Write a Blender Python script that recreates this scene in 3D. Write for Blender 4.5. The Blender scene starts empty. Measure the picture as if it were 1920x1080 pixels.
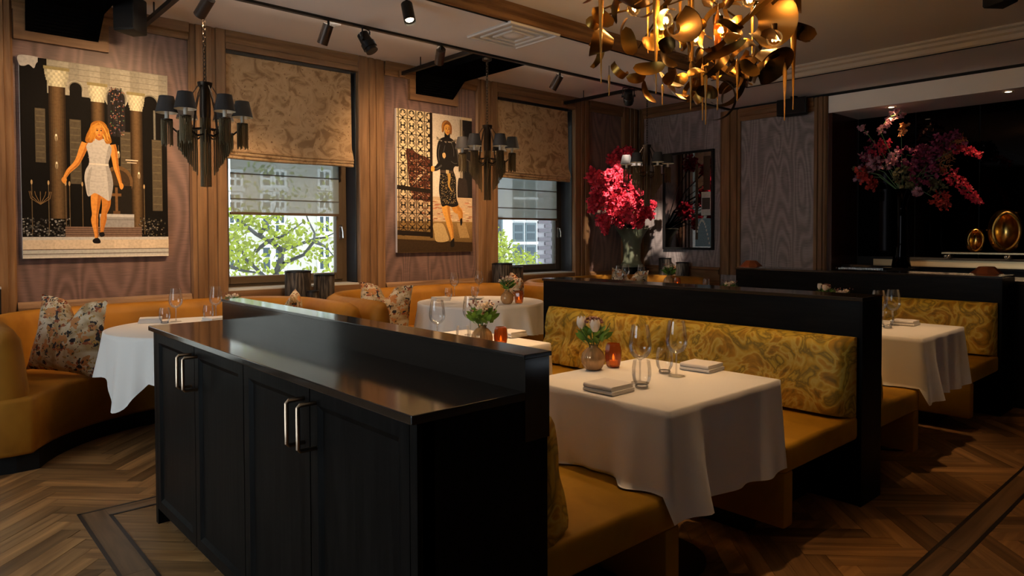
import bpy, bmesh, math, random
from mathutils import Vector, Matrix, noise
random.seed(11)
PI = math.pi
scene = bpy.context.scene
C = scene.collection

# ------------------------------------------------------------------ camera
YAW, PITCH, ROLL, EYE, FPX, CY = 0.839854, 0.0246826, -0.0030228, 1.35, 1293.04, 475.23
_c, _s, _cp, _sp = math.cos(YAW), math.sin(YAW), math.cos(PITCH), math.sin(PITCH)
FWD = Vector((_c*_cp, _s*_cp, -_sp))
_rt = Vector((_s, -_c, 0)); _up = _rt.cross(FWD)
RT = math.cos(ROLL)*_rt + math.sin(ROLL)*_up
UP = -math.sin(ROLL)*_rt + math.cos(ROLL)*_up
cam = bpy.data.cameras.new('camera'); camo = bpy.data.objects.new('camera', cam); C.objects.link(camo)
camo.matrix_world = Matrix(((RT.x, UP.x, -FWD.x, 0), (RT.y, UP.y, -FWD.y, 0), (RT.z, UP.z, -FWD.z, EYE), (0, 0, 0, 1)))
cam.sensor_width = 36; cam.lens = FPX/1920*36; cam.shift_y = -(540-CY)/1920; cam.clip_start = 0.05
scene.camera = camo
def on(px, py, axis, val):
    """point of the room seen at photo pixel (px,py) on the plane axis=val (0 x, 1 y, 2 z)"""
    d = FWD + RT*((px-960)/FPX) - UP*((py-CY)/FPX)
    o = Vector((0, 0, EYE))
    return o + d*((val-o[axis])/d[axis])
def proj(p):
    q = Vector(p)-Vector((0, 0, EYE)); z = q.dot(FWD)
    return (960+FPX*q.dot(RT)/z, CY-FPX*q.dot(UP)/z, z)

# ------------------------------------------------------------------ world, exposure
w = bpy.data.worlds.new('daylight'); scene.world = w; w.use_nodes = True
bg = w.node_tree.nodes['Background']; bg.inputs[0].default_value = (0.80, 0.90, 1.0, 1); bg.inputs[1].default_value = 5.0
scene.view_settings.view_transform = 'Standard'; scene.view_settings.look = 'None'
scene.view_settings.exposure = 0.40; scene.view_settings.gamma = 1.0; scene.view_settings.use_curve_mapping = False
scene.cycles.use_denoising = True
scene.cycles.max_bounces = 8; scene.cycles.transparent_max_bounces = 24
scene.cycles.sample_clamp_indirect = 4.0
scene.cycles.caustics_reflective = False; scene.cycles.caustics_refractive = False
def lamp(kind, name, loc, energy, color, **k):
    d = bpy.data.lights.new(name, kind); d.energy = energy; d.color = color
    o = bpy.data.objects.new(name, d); C.objects.link(o); o.location = loc
    for a, b in k.items():
        if a == 'aim': o.rotation_euler = (Vector(b)-Vector(loc)).to_track_quat('-Z', 'Y').to_euler()
        else: setattr(d, a, b)
    return o
WIN = [(-0.94, 0.35), (2.18, 3.47), (5.30, 6.62)]; SILL = [.12, .878, .878]       # window openings along the wall
for (x0, x1), zs_ in zip(WIN, SILL):                     # daylight portals in the window openings (guide the sky light)
    o = lamp('AREA', 'window_daylight', ((x0+x1)/2, 6.66, (zs_+2.99)/2), 1, (1, 1, 1), shape='RECTANGLE', size=x1-x0, size_y=2.99-zs_)
    o.rotation_euler = Vector((0, -1, 0)).to_track_quat('-Z', 'Y').to_euler()
    o.data.cycles.is_portal = True
SIDE = [(1.6, 2.7), (2.85, 3.95)]     # unseen glazed bays, added and placed for the daylight they let in
for y0, y1 in SIDE:
    o = lamp('AREA', 'side_bay_portal', (-2.9, (y0+y1)/2, 1.6), 1, (1, 1, 1), shape='RECTANGLE', size=y1-y0, size_y=2.6)
    o.rotation_euler = Vector((1, 0, 0)).to_track_quat('-Z', 'Y').to_euler(); o.data.cycles.is_portal = True
WARM = (1.0, 0.62, 0.32)

# ------------------------------------------------------------------ mesh builder
class G:
    def __init__(s): s.V = []; s.F = []; s.M = []; s.m = 0
    def add(s, V, F):
        n = len(s.V); s.V += [tuple(v) for v in V]
        for f in F: s.F.append([i+n for i in f]); s.M.append(s.m)
        return s
    def box(s, x0, x1, y0, y1, z0, z1):
        return s.add([(x0,y0,z0),(x1,y0,z0),(x1,y1,z0),(x0,y1,z0),(x0,y0,z1),(x1,y0,z1),(x1,y1,z1),(x0,y1,z1)],
                     [(3,2,1,0),(4,5,6,7),(0,1,5,4),(1,2,6,5),(2,3,7,6),(3,0,4,7)])
    def prism(s, P, ax, a, b):
        """polygon P (2d) extruded along axis ax from a to b; 2d axes are the other two in xyz order"""
        n = len(P)
        def mk(p, t): q = [0, 0, 0]; o = [i for i in range(3) if i != ax]; q[o[0]] = p[0]; q[o[1]] = p[1]; q[ax] = t; return q
        V = [mk(p, a) for p in P]+[mk(p, b) for p in P]
        F = [list(range(n))[::-1], list(range(n, 2*n))]+[(i, (i+1) % n, n+(i+1) % n, n+i) for i in range(n)]
        return s.add(V, F)
    def lathe(s, prof, n=24, c=(0, 0, 0), fn=None, closed=False):
        V = []; F = []
        for r, z in prof:
            for k in range(n):
                a = 2*PI*k/n; rr = r*(fn(a, z) if fn else 1)
                V.append((c[0]+rr*math.cos(a), c[1]+rr*math.sin(a), c[2]+z))
        for i in range(len(prof)-1):
            for k in range(n): F.append((i*n+k, i*n+(k+1) % n, (i+1)*n+(k+1) % n, (i+1)*n+k))
        if closed: F.append(list(range(n))[::-1]); F.append(list(range((len(prof)-1)*n, len(prof)*n)))
        return s.add(V, F)
    def tube(s, pts, r, n=6, cap=True):
        pts = [Vector(p) for p in pts]; N = len(pts)
        R = r if isinstance(r, (list, tuple)) else [r]*N
        V = []; F = []; t0 = (pts[1]-pts[0]).normalized()
        u = t0.orthogonal().normalized()
        for i, p in enumerate(pts):
            t = (pts[min(i+1, N-1)]-pts[max(i-1, 0)]).normalized()
            u = (u-t*u.dot(t)); u = u.normalized() if u.length > 1e-6 else t.orthogonal().normalized()
            v = t.cross(u)
            for k in range(n): a = 2*PI*k/n; V.append(p+(u*math.cos(a)+v*math.sin(a))*R[i])
        for i in range(N-1):
            for k in range(n): F.append((i*n+k, i*n+(k+1) % n, (i+1)*n+(k+1) % n, (i+1)*n+k))
        if cap: F.append(list(range(n))[::-1]); F.append(list(range((N-1)*n, N*n)))
        return s.add(V, F)
    def grid(s, fn, nu, nv, wrapu=False):
        V = [fn(i/(nu if wrapu else nu-1), j/(nv-1)) for j in range(nv) for i in range(nu)]
        F = []
        for j in range(nv-1):
            for i in range(nu if wrapu else nu-1): F.append((j*nu+i, j*nu+(i+1) % nu, (j+1)*nu+(i+1) % nu, (j+1)*nu+i))
        return s.add(V, F)
    def ball(s, c, r, n=10, m=7, sz=1.0):
        return s.grid(lambda u, v: (c[0]+r*math.sin(PI*v+1e-4)*math.cos(2*PI*u), c[1]+r*math.sin(PI*v+1e-4)*math.sin(2*PI*u), c[2]-r*sz*math.cos(PI*v)), n, m, True)
    def build(s, name, mat, parent=None, smooth=False, bevel=0, seg=2, world=False, fix=True, angle=40, origin=None):
        V = s.V; loc = Vector((0, 0, 0))
        if parent is None and origin is None:
            xs = [v[0] for v in V]; ys = [v[1] for v in V]; zs = [v[2] for v in V]
            loc = Vector(((min(xs)+max(xs))/2, (min(ys)+max(ys))/2, min(zs)))
        elif origin is not None: loc = Vector(origin)
        elif world:
            loc = Vector(parent.location)
            if parent.parent: loc = loc+Vector(parent.parent.location)
        me = bpy.data.meshes.new(name)
        me.from_pydata([(v[0]-loc.x, v[1]-loc.y, v[2]-loc.z) for v in V], [], s.F)
        mats = mat if isinstance(mat, (list, tuple)) else [mat]
        for m in mats: me.materials.append(m)
        for p, mi in zip(me.polygons, s.M): p.material_index = mi
        if fix or bevel:
            bm = bmesh.new(); bm.from_mesh(me)
            if fix: bmesh.ops.recalc_face_normals(bm, faces=bm.faces)
            if bevel:
                E = [e for e in bm.edges if len(e.link_faces) == 2 and e.calc_face_angle(0) > 0.6]
                bmesh.ops.bevel(bm, geom=E, offset=bevel, segments=seg, profile=0.5, affect='EDGES', clamp_overlap=True)
            bm.to_mesh(me); bm.free()
        if smooth:
            for p in me.polygons: p.use_smooth = True
            if angle < 180 and hasattr(me, 'set_sharp_from_angle'): me.set_sharp_from_angle(angle=math.radians(angle))
        o = bpy.data.objects.new(name, me); C.objects.link(o)
        if parent is not None:
            o.parent = parent
            if origin is not None and not world: o.location = loc
        else: o.location = loc
        return o
def tag(o, label, cat, group=None):
    o['label'] = label; o['category'] = cat
    if group: o['group'] = group
    return o
def struct(o, label=None):
    o['kind'] = 'structure'
    if label: o['label'] = label
    return o
def thing(name, label, cat, loc=(0, 0, 0), rz=0, group=None):
    o = bpy.data.objects.new(name, None); C.objects.link(o); o.empty_display_size = .1
    o.location = loc; o.rotation_euler = (0, 0, rz); return tag(o, label, cat, group)
def dup(root, loc, label, rz=0, group=None, scale=None):
    def cp(o, par):
        c = o.copy(); C.objects.link(c)
        if par is not None: c.parent = par
        for ch in list(o.children): cp(ch, c)
        return c
    r = cp(root, None); r.location = loc; r.rotation_euler = (0, 0, rz); r['label'] = label
    if group: r['group'] = group
    if scale: r.scale = (scale,)*3
    return r

# ------------------------------------------------------------------ materials
def nmat(name):
    m = bpy.data.materials.new(name); m.use_nodes = True
    return m, m.node_tree.nodes, m.node_tree.links, m.node_tree.nodes['Principled BSDF']
def pm(name, col, rough=.5, metal=0, spec=.5, coat=0, sheen=0, trans=0, emit=None, es=0, bump=None):
    m, N, L, b = nmat(name)
    b.inputs['Base Color'].default_value = (*col, 1); b.inputs['Roughness'].default_value = rough
    b.inputs['Metallic'].default_value = metal; b.inputs['Specular IOR Level'].default_value = spec
    b.inputs['Coat Weight'].default_value = coat; b.inputs['Sheen Weight'].default_value = sheen
    b.inputs['Transmission Weight'].default_value = trans
    if emit: b.inputs['Emission Color'].default_value = (*emit, 1); b.inputs['Emission Strength'].default_value = es
    if bump:
        t = N.new('ShaderNodeTexNoise'); t.inputs['Scale'].default_value = bump[0]; t.inputs['Detail'].default_value = 4
        tc = N.new('ShaderNodeTexCoord'); L.new(tc.outputs['Object'], t.inputs['Vector'])
        bu = N.new('ShaderNodeBump'); bu.inputs['Strength'].default_value = bump[1]; bu.inputs['Distance'].default_value = .01
        L.new(t.outputs['Fac'], bu.inputs['Height']); L.new(bu.outputs[0], b.inputs['Normal'])
    return m
def ramp(N, stops, interp='LINEAR'):
    r = N.new('ShaderNodeValToRGB'); cr = r.color_ramp; cr.interpolation = interp
    while len(cr.elements) < len(stops): cr.elements.new(.5)
    for e, (p, c) in zip(cr.elements, stops): e.position = p; e.color = (*c, 1)
    return r
def mapping(N, L, scale, coord='Object', rot=(0, 0, 0)):
    tc = N.new('ShaderNodeTexCoord'); mp = N.new('ShaderNodeMapping')
    mp.inputs['Scale'].default_value = scale; mp.inputs['Rotation'].default_value = rot
    if coord == 'World':
        g = N.new('ShaderNodeNewGeometry'); L.new(g.outputs['Position'], mp.inputs['Vector'])
    else: L.new(tc.outputs[coord], mp.inputs['Vector'])
    return mp
def wood(name, c0, c1, axis, rough=.45, sc=22, coat=.0, random_amt=0.0, spec=.3):
    """grain runs along axis"""
    m, N, L, b = nmat(name)
    s = [sc, sc, sc]; s[axis] = sc/14
    mp = mapping(N, L, s)
    t = N.new('ShaderNodeTexNoise'); t.inputs['Scale'].default_value = 1; t.inputs['Detail'].default_value = 6; t.inputs['Distortion'].default_value = .6
    if random_amt:
        oi = N.new('ShaderNodeObjectInfo'); g = N.new('ShaderNodeNewGeometry'); ad = N.new('ShaderNodeMath'); ad.operation = 'ADD'
        L.new(oi.outputs['Random'], ad.inputs[0]); L.new(g.outputs['Random Per Island'], ad.inputs[1])
        fr = N.new('ShaderNodeMath'); fr.operation = 'FRACT'; L.new(ad.outputs[0], fr.inputs[0])
        va = N.new('ShaderNodeVectorMath'); va.operation = 'ADD'; mu = N.new('ShaderNodeMath'); mu.operation = 'MULTIPLY'; mu.inputs[1].default_value = 37
        L.new(fr.outputs[0], mu.inputs[0]); L.new(mp.outputs[0], va.inputs[0]); L.new(mu.outputs[0], va.inputs[1]); L.new(va.outputs[0], t.inputs['Vector'])
    else: L.new(mp.outputs[0], t.inputs['Vector'])
    r = ramp(N, [(.3, c0), (.52, tuple((a+b_)/2 for a, b_ in zip(c0, c1))), (.72, c1)])
    L.new(t.outputs['Fac'], r.inputs[0]); out = r.outputs[0]
    if random_amt:
        rr = ramp(N, [(0, (.45, .42, .40)), (.35, (.8, .78, .76)), (.7, (1.05, 1.0, .95)), (1, (1.5, 1.42, 1.3))]); L.new(fr.outputs[0], rr.inputs[0])
        mx = N.new('ShaderNodeMix'); mx.data_type = 'RGBA'; mx.blend_type = 'MULTIPLY'; mx.inputs[0].default_value = random_amt
        L.new(out, mx.inputs[6]); L.new(rr.outputs[0], mx.inputs[7]); out = mx.outputs[2]
    L.new(out, b.inputs['Base Color']); b.inputs['Roughness'].default_value = rough; b.inputs['Coat Weight'].default_value = coat
    b.inputs['Specular IOR Level'].default_value = spec
    bu = N.new('ShaderNodeBump'); bu.inputs['Strength'].default_value = .12; bu.inputs['Distance'].default_value = .004
    L.new(t.outputs['Fac'], bu.inputs['Height']); L.new(bu.outputs[0], b.inputs['Normal'])
    return m
def moire(name, c0, c1, axis, rough=.5, amp=.2):
    """watered silk: contour bands of a tall smooth noise, plus fine weft; axis = horizontal axis of the wall"""
    m, N, L, b = nmat(name)
    s = [1, 1, 1]; s[axis] = 2.4; s[2] = .5; s[1-axis] = 0
    mp = mapping(N, L, s, 'World')
    t = N.new('ShaderNodeTexNoise'); t.inputs['Scale'].default_value = 1.4; t.inputs['Detail'].default_value = 1.2; t.inputs['Distortion'].default_value = .3
    L.new(mp.outputs[0], t.inputs['Vector'])
    mu = N.new('ShaderNodeMath'); mu.operation = 'MULTIPLY'; mu.inputs[1].default_value = 70 if axis == 0 else 115; L.new(t.outputs['Fac'], mu.inputs[0])
    si = N.new('ShaderNodeMath'); si.operation = 'SINE'; L.new(mu.outputs[0], si.inputs[0])
    s2 = [0, 0, 0]; s2[axis] = 9; s2[2] = 260
    mp2 = mapping(N, L, s2, 'World'); t2 = N.new('ShaderNodeTexNoise'); t2.inputs['Scale'].default_value = 1; t2.inputs['Detail'].default_value = 3; L.new(mp2.outputs[0], t2.inputs['Vector'])
    ma = N.new('ShaderNodeMath'); ma.operation = 'MULTIPLY_ADD'; ma.inputs[1].default_value = amp; ma.inputs[2].default_value = .0
    L.new(si.outputs[0], ma.inputs[0])
    ad = N.new('ShaderNodeMath'); ad.operation = 'ADD'; L.new(ma.outputs[0], ad.inputs[0]); L.new(t2.outputs['Fac'], ad.inputs[1])
    r = ramp(N, [(.2, c0), (.85, c1)]); L.new(ad.outputs[0], r.inputs[0]); L.new(r.outputs[0], b.inputs['Base Color'])
    b.inputs['Roughness'].default_value = rough; b.inputs['Sheen Weight'].default_value = .25
    bu = N.new('ShaderNodeBump'); bu.inputs['Strength'].default_value = .15; bu.inputs['Distance'].default_value = .003
    L.new(t2.outputs['Fac'], bu.inputs['Height']); L.new(bu.outputs[0], b.inputs['Normal'])
    return m
def pattern(name, stops, scale, dist=2.0, detail=3, rough=.7, sheen=.2, sc3=(1, 1, 1), spots=None, coord='Object'):
    m, N, L, b = nmat(name)
    mp = mapping(N, L, sc3, coord)
    t = N.new('ShaderNodeTexNoise'); t.inputs['Scale'].default_value = scale; t.inputs['Detail'].default_value = detail; t.inputs['Distortion'].default_value = dist
    L.new(mp.outputs[0], t.inputs['Vector'])
    r = ramp(N, stops); L.new(t.outputs['Fac'], r.inputs[0]); out = r.outputs[0]
    for (vs, th, col) in (spots or []):
        v = N.new('ShaderNodeTexVoronoi'); v.inputs['Scale'].default_value = vs; v.inputs['Randomness'].default_value = 1
        nz = N.new('ShaderNodeTexNoise'); nz.inputs['Scale'].default_value = vs*1.7; nz.inputs['Detail'].default_value = 2
        L.new(mp.outputs[0], nz.inputs['Vector'])
        va = N.new('ShaderNodeVectorMath'); va.operation = 'MULTIPLY_ADD'; va.inputs[1].default_value = (1.6/vs,)*3
        L.new(nz.outputs['Color'], va.inputs[0]); L.new(mp.outputs[0], va.inputs[2]); L.new(va.outputs[0], v.inputs['Vector'])
        st = N.new('ShaderNodeMath'); st.operation = 'LESS_THAN'; st.inputs[1].default_value = th; L.new(v.outputs['Distance'], st.inputs[0])
        mx = N.new('ShaderNodeMix'); mx.data_type = 'RGBA'; L.new(st.outputs[0], mx.inputs[0]); L.new(out, mx.inputs[6]); mx.inputs[7].default_value = (*col, 1); out = mx.outputs[2]
    L.new(out, b.inputs['Base Color']); b.inputs['Roughness'].default_value = rough; b.inputs['Sheen Weight'].default_value = sheen; b.inputs['Sheen Roughness'].default_value = .4
    L.new(out, b.inputs['Sheen Tint']); b.inputs['Specular IOR Level'].default_value = .2
    return m
def thin_glass(name, tint=(1, 1, 1), ior=1.45, rough=.02, base=0.0, k=.8):
    """thin clear sheet: see-through with a Fresnel reflection"""
    m, N, L, b = nmat(name); N.remove(b)
    tr = N.new('ShaderNodeBsdfTransparent'); tr.inputs[0].default_value = (*tint, 1)
    gl = N.new('ShaderNodeBsdfGlossy'); gl.inputs['Roughness'].default_value = rough
    fr = N.new('ShaderNodeFresnel'); fr.inputs[0].default_value = ior
    mu = N.new('ShaderNodeMath'); mu.operation = 'MULTIPLY_ADD'; mu.inputs[1].default_value = k; mu.inputs[2].default_value = base; mu.use_clamp = True
    L.new(fr.outputs[0], mu.inputs[0])
    mx = N.new('ShaderNodeMixShader'); L.new(mu.outputs[0], mx.inputs[0]); L.new(tr.outputs[0], mx.inputs[1]); L.new(gl.outputs[0], mx.inputs[2])
    L.new(mx.outputs[0], N['Material Output'].inputs[0]); return m
def sheer(name, col, see):
    m, N, L, b = nmat(name); N.remove(b)
    tr = N.new('ShaderNodeBsdfTransparent'); tl = N.new('ShaderNodeBsdfTranslucent'); tl.inputs[0].default_value = (*col, 1)
    df = N.new('ShaderNodeBsdfDiffuse'); df.inputs[0].default_value = (*col, 1)
    a = N.new('ShaderNodeMixShader'); a.inputs[0].default_value = .5; L.new(tl.outputs[0], a.inputs[1]); L.new(df.outputs[0], a.inputs[2])
    mx = N.new('ShaderNodeMixShader'); mx.inputs[0].default_value = see; L.new(a.outputs[0], mx.inputs[1]); L.new(tr.outputs[0], mx.inputs[2])
    L.new(mx.outputs[0], N['Material Output'].inputs[0]); return m
def leafmat(name, col, amt=.5):
    m, N, L, b = nmat(name)
    g = N.new('ShaderNodeNewGeometry'); r = ramp(N, [(0, tuple(c*.55 for c in col)), (1, tuple(min(1, c*1.3) for c in col))]); L.new(g.outputs['Random Per Island'], r.inputs[0])
    L.new(r.outputs[0], b.inputs['Base Color']); b.inputs['Roughness'].default_value = .6
    tl = N.new('ShaderNodeBsdfTranslucent'); L.new(r.outputs[0], tl.inputs[0]); mx = N.new('ShaderNodeMixShader'); mx.inputs[0].default_value = amt
    L.new(b.outputs[0], mx.inputs[1]); L.new(tl.outputs[0], mx.inputs[2]); L.new(mx.outputs[0], N['Material Output'].inputs[0]); return m

OAK0, OAK1 = (.105, .052, .022), (.235, .130, .060)
M = dict(
    oak_x=wood('oak_x', OAK0, OAK1, 0), oak_y=wood('oak_y', OAK0, OAK1, 1), oak_z=wood('oak_z', OAK0, OAK1, 2),
    parquet=wood('parquet', (.160, .078, .027), (.40, .225, .092), 0, .38, 26, .0, .9),
    parquet_x=wood('parquet_x', (.13, .07, .03), (.29, .175, .088), 0, .38, 22, 0, .6), parquet_y=wood('parquet_y', (.13, .07, .03), (.29, .175, .088), 1, .38, 22, 0, .6),
    inlay=pm('inlay', (.012, .007, .005), .4),
    paint=pm('paint', (.84, .79, .73), .85), coffer=pm('coffer', (.72, .64, .54), .85),
    moire_x=moire('moire_x', (.068, .038, .031), (.185, .104, .084), 0, .5, .21), moire_y=moire('moire_y', (.115, .098, .100), (.315, .275, .275), 1, .5, .17),
    darkwall=pm('darkwall', (.045, .032, .027), .7),
    black=wood('black', (.003, .003, .003), (.008, .0075, .007), 2, .40, 40, spec=.05), blackh=wood('blackh', (.003, .003, .003), (.008, .0075, .007), 1, .36, 40, spec=.06),
    blacktop=pm('blacktop', (.020, .016, .013), .10, 0, .6), blackp=pm('blackp', (.0035, .0035, .004), .6, 0, .25), blackm=pm('blackm', (.012, .011, .011), .38, .6),
    bronze_spot=pm('bronze_spot', (.055, .036, .025), .4, .6), frame_dark=pm('frame_dark', (.030, .024, .018), .45), frame_oak=pm('frame_oak', (.075, .048, .024), .45),
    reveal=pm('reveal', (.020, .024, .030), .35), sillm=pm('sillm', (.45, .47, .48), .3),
    handle=pm('handle', (.42, .31, .22), .28, 1), steel=pm('steel', (.6, .6, .6), .25, 1),
    cloth=pm('cloth', (.80, .77, .73), .85, sheen=.2, bump=(60, .05)), napkin=pm('napkin', (.70, .66, .63), .9, sheen=.2, bump=(220, .1)),
    velvet=pattern('velvet', [(.3, (.21, .084, .007)), (.7, (.33, .145, .013))], 3.5, .6, 3, .6, .25),
    velvet2=pattern('velvet2', [(.3, (.29, .145, .008)), (.7, (.43, .225, .014))], 4, .6, 3, .6, .2),
    damask=pattern('damask', [(.30, (.20, .12, .015)), (.42, (.48, .25, .018)), (.47, (.60, .44, .09)), (.53, (.52, .31, .022)), (.60, (.22, .15, .022)), (.66, (.56, .38, .045))], 5.2, 2.2, 3, .55, .35),
    floral=pattern('floral', [(.36, (.30, .20, .09)), (.5, (.55, .45, .31)), (.64, (.62, .55, .42))], 6, 1, 3, .8, .2, spots=[(11, .36, (.46, .20, .07)), (15, .28, (.24, .07, .03)), (14, .27, (.025, .022, .025)), (24, .24, (.34, .20, .05)), (30, .22, (.05, .045, .03))]),
    blind=pattern('blind', [(.36, (.20, .118, .055)), (.46, (.36, .235, .125)), (.56, (.42, .285, .16)), (.66, (.28, .175, .088))], 7, 1.2, 4, .55, .3, spots=[(24, .17, (.17, .095, .045))]),
    blindback=pm('blindback', (.35, .24, .13), .7), sheer=sheer('sheer', (.36, .385, .355), .36), bar=pm('bar', (.06, .06, .05), .5),
    pane=thin_glass('pane', (.97, .99, .98), 1.35), glass=thin_glass('glass', (.985, .985, .985), 1.5, .06, .05, .6), glass_solid=thin_glass('glass_solid', (.96, .96, .96), 1.5, .15, .22, .7),
    gold=pm('gold', (.27, .14, .03), .33, 1), goldd=pm('goldd', (.075, .040, .012), .38, 1), goldv=pm('goldv', (.75, .45, .12), .22, 1),
    amber_glass=pm('amber_glass', (.70, .33, .06), .12, 0, .6, trans=.55), bulb=thin_glass('bulb', (1, .85, .55), 1.3, .1, 0),
    filament=pm('filament', (1, .6, .2), .5, emit=(1, .55, .16), es=60),
    flame=pm('flame', (1, .5, .1), .5, emit=(1, .36, .06), es=3.5), wax=pm('wax', (.75, .6, .42), .6, emit=(1, .42, .08), es=.5),
    amber=pm('amber', (.70, .22, .045), .12, 0, .5, trans=.75), vase_amber=pm('vase_amber', (.62, .36, .16), .12, .25, .6, trans=.35),
    shade_black=pm('shade_black', (.008, .0075, .009), .8), shade_in=pm('shade_in', (.62, .56, .46), .6), sleeve=pm('sleeve', (.55, .52, .46), .5),
    fringe=pm('fringe', (.17, .13, .07), .38, .7), ductm=pm('ductm', (.002, .002, .002), .9, 0, .0), picglass=pm('picglass', (.30, .27, .27), .03, 1), chain=pm('chain', (.035, .025, .018), .4, .9),
    stem=pm('stem', (.05, .12, .03), .6), leaf=leafmat('leaf', (.11, .24, .035), .3), tulip=pm('tulip', (.80, .68, .54), .6), mauve=leafmat('mauve', (.24, .09, .07), .1),
    magenta=leafmat('magenta', (.62, .035, .075), .3), pink=leafmat('pink', (.55, .25, .30), .2), plum=leafmat('plum', (.20, .02, .07), .15), scarlet=leafmat('scarlet', (.5, .04, .03), .2), sage=leafmat('sage', (.14, .12, .05), .2), rust=leafmat('rust', (.42, .16, .05), .2),
    urn=pm('urn', (.115, .135, .085), .75, bump=(30, .4)), wicker=pattern('wicker', [(.42, (.020, .017, .015)), (.62, (.10, .085, .07))], 60, 0, 2, .5, 0, (1, 1, .12)),
    dish=pm('dish', (.7, .69, .67), .3), copper=pm('copper', (.42, .13, .05), .3, .7), mirror=pm('mirror', (.006, .005, .005), .03, 1, .5), redwood=wood('redwood', (.018, .006, .004), (.05, .014, .008), 2, .25, 16),
    bronze=pm('bronze', (.45, .33, .18), .35, .8), white=pm('white', (.72, .70, .67), .5), ventm=pm('ventm', (.55, .53, .50), .45, .3), led=pm('led', (1, .9, .7), .5, emit=(1, .78, .5), es=9),
    leafout=leafmat('leafout', (.20, .23, .022), .55), bark=pm('bark', (.022, .020, .016), .9), street=pm('street', (.70, .68, .65), .9),
    stone=pm('stone', (.25, .23, .195), .85), stonew=pm('stonew', (.36, .355, .345), .85), brick=pm('brick', (.055, .046, .052), .9), mortar=pm('mortar', (.13, .12, .125), .9), winglass=pm('winglass', (.012, .020, .024), .15, 0, .25), winframe=pm('winframe', (.45, .46, .45), .6), windark=pm('windark', (.02, .035, .04), .5),
)
# ================================================================== THE ROOM
W, B, ZU, ZN, ZC = 6.2, 8.0, 3.155, 2.972, 3.09      # window wall y, back wall x, upper / near / coffer ceiling
XL, YR = -2.6, -2.6                                   # unseen walls behind the camera
# ---- floor
floor = struct(G().box(XL, 9.2, YR, W, -.12, -.012).build('floor', M['inlay']))
def plank_geo(g, u0, u1, v0, v1, top=0.0):
    g.box(u0, u1, v0, v1, -.011, top)
PL, PWD = .54, .09
pm_mesh = G().box(-PL/2+.0008, PL/2-.0008, -PWD/2+.0008, PWD/2-.0008, -.011, 0)
proto = pm_mesh.build('plank', M['parquet'], floor, origin=(0, 0, 0)); pmesh = proto.data
bpy.data.objects.remove(proto)
c45 = math.sqrt(.5); cand = []
for a in range(-110, 200):
    for b_ in range(-32, 32):
        for kind in (0, 1):
            ox, oy = a*PWD+b_*PL, a*PWD-b_*PL
            if kind == 0: u, v = ox+PL/2, oy+PWD/2
            else: u, v = ox+PWD/2, oy+PWD+PL/2
            x, y = (u-v)*c45+1.0, (u+v)*c45+.5
            if not (XL+.1 < x < 7.9 and YR+.1 < y < W-.1): continue
            cand.append((x, y, PI/4+(PI/2 if kind else 0)))
def floor_seen(x, y):
    px, py, z = proj((x, y, 0))
    if z < .5 or not (-30 < px < 1950 and 790 < py < 1110): return False
    return (px < 440 and not (.9 < x < 1.36 and 1.3 < y < 3.55)) or (px > 1380 and y < 1.5)
near = sorted([c for c in cand if floor_seen(c[0], c[1])], key=lambda c: c[0]**2+c[1]**2)[:300]
ns = set(near)
for (x, y, r) in near:
    o = bpy.data.objects.new('plank', pmesh); C.objects.link(o); o.parent = floor
    o.location = Vector((x, y, random.uniform(-.0007, 0)))-floor.location; o.rotation_euler = (random.uniform(-.002, .002), random.uniform(-.002, .002), r)
g = G()
for (x, y, r) in cand:
    if (x, y, r) in ns: continue
    ca, sa = math.cos(r), math.sin(r); V = []
    for sx, sy in ((-1, -1), (1, -1), (1, 1), (-1, 1)):
        du, dv = sx*(PL/2-.0008), sy*(PWD/2-.0008); V.append((x+du*ca-dv*sa, y+du*sa+dv*ca))
    g.add([(p[0], p[1], -.011) for p in V]+[(p[0], p[1], -.0003) for p in V], [(4, 5, 6, 7), (0, 1, 5, 4), (1, 2, 6, 5), (2, 3, 7, 6), (3, 0, 4, 7)])
o = g.build('parquet_field', M['parquet'], floor, world=True, fix=False); o['kind'] = 'stuff'
def strip(x0, x1, y0, y1, mat, nm, z=.0015): G().box(x0, x1, y0, y1, -.011, z).build(nm, mat, floor, world=True)
# inlaid border frame around the booths: oak boards between two dark lines
for (x0, x1) in ((.655, .755), (7.0, 7.1)):
    y = .86
    while y < 3.88: strip(x0, x1, y+.001, min(y+1.1, 3.88)-.001, M['parquet_y'], 'border_board'); y += 1.1
    strip(x0-.016, x0, .86, 3.896, M['inlay'], 'inlay_strip', .002); strip(x1, x1+.016, .96, 3.78, M['inlay'], 'inlay_strip', .002)
for (y0, y1) in ((3.79, 3.88), (.876, .966)):
    x = .755
    while x < 7.0: strip(x+.001, min(x+1.3, 7.0)-.001, y0, y1, M['parquet_x'], 'border_board'); x += 1.3
    strip(.755, 7.0, y0-.016, y0, M['inlay'], 'inlay_strip', .002); strip(.64, 7.1, y1, y1+.016, M['inlay'], 'inlay_strip', .002)

# ---- ceilings
g = G(); g.box(XL, B+.9, 4.72, W+.3, ZU, ZU+.12)                 # raised strip along the windows
g.box(XL, B+.9, 3.92, 4.72, ZN, ZU+.12); g.box(6.97, B+.9, YR, 3.92, ZN, ZU+.12)
struct(g.build('ceiling', M['paint']), 'off-white plastered ceiling stepping up towards the windows')
struct(G().box(XL, 6.97, YR, 3.92, ZC, ZU+.12).build('ceiling_coffer', M['coffer']))
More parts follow.
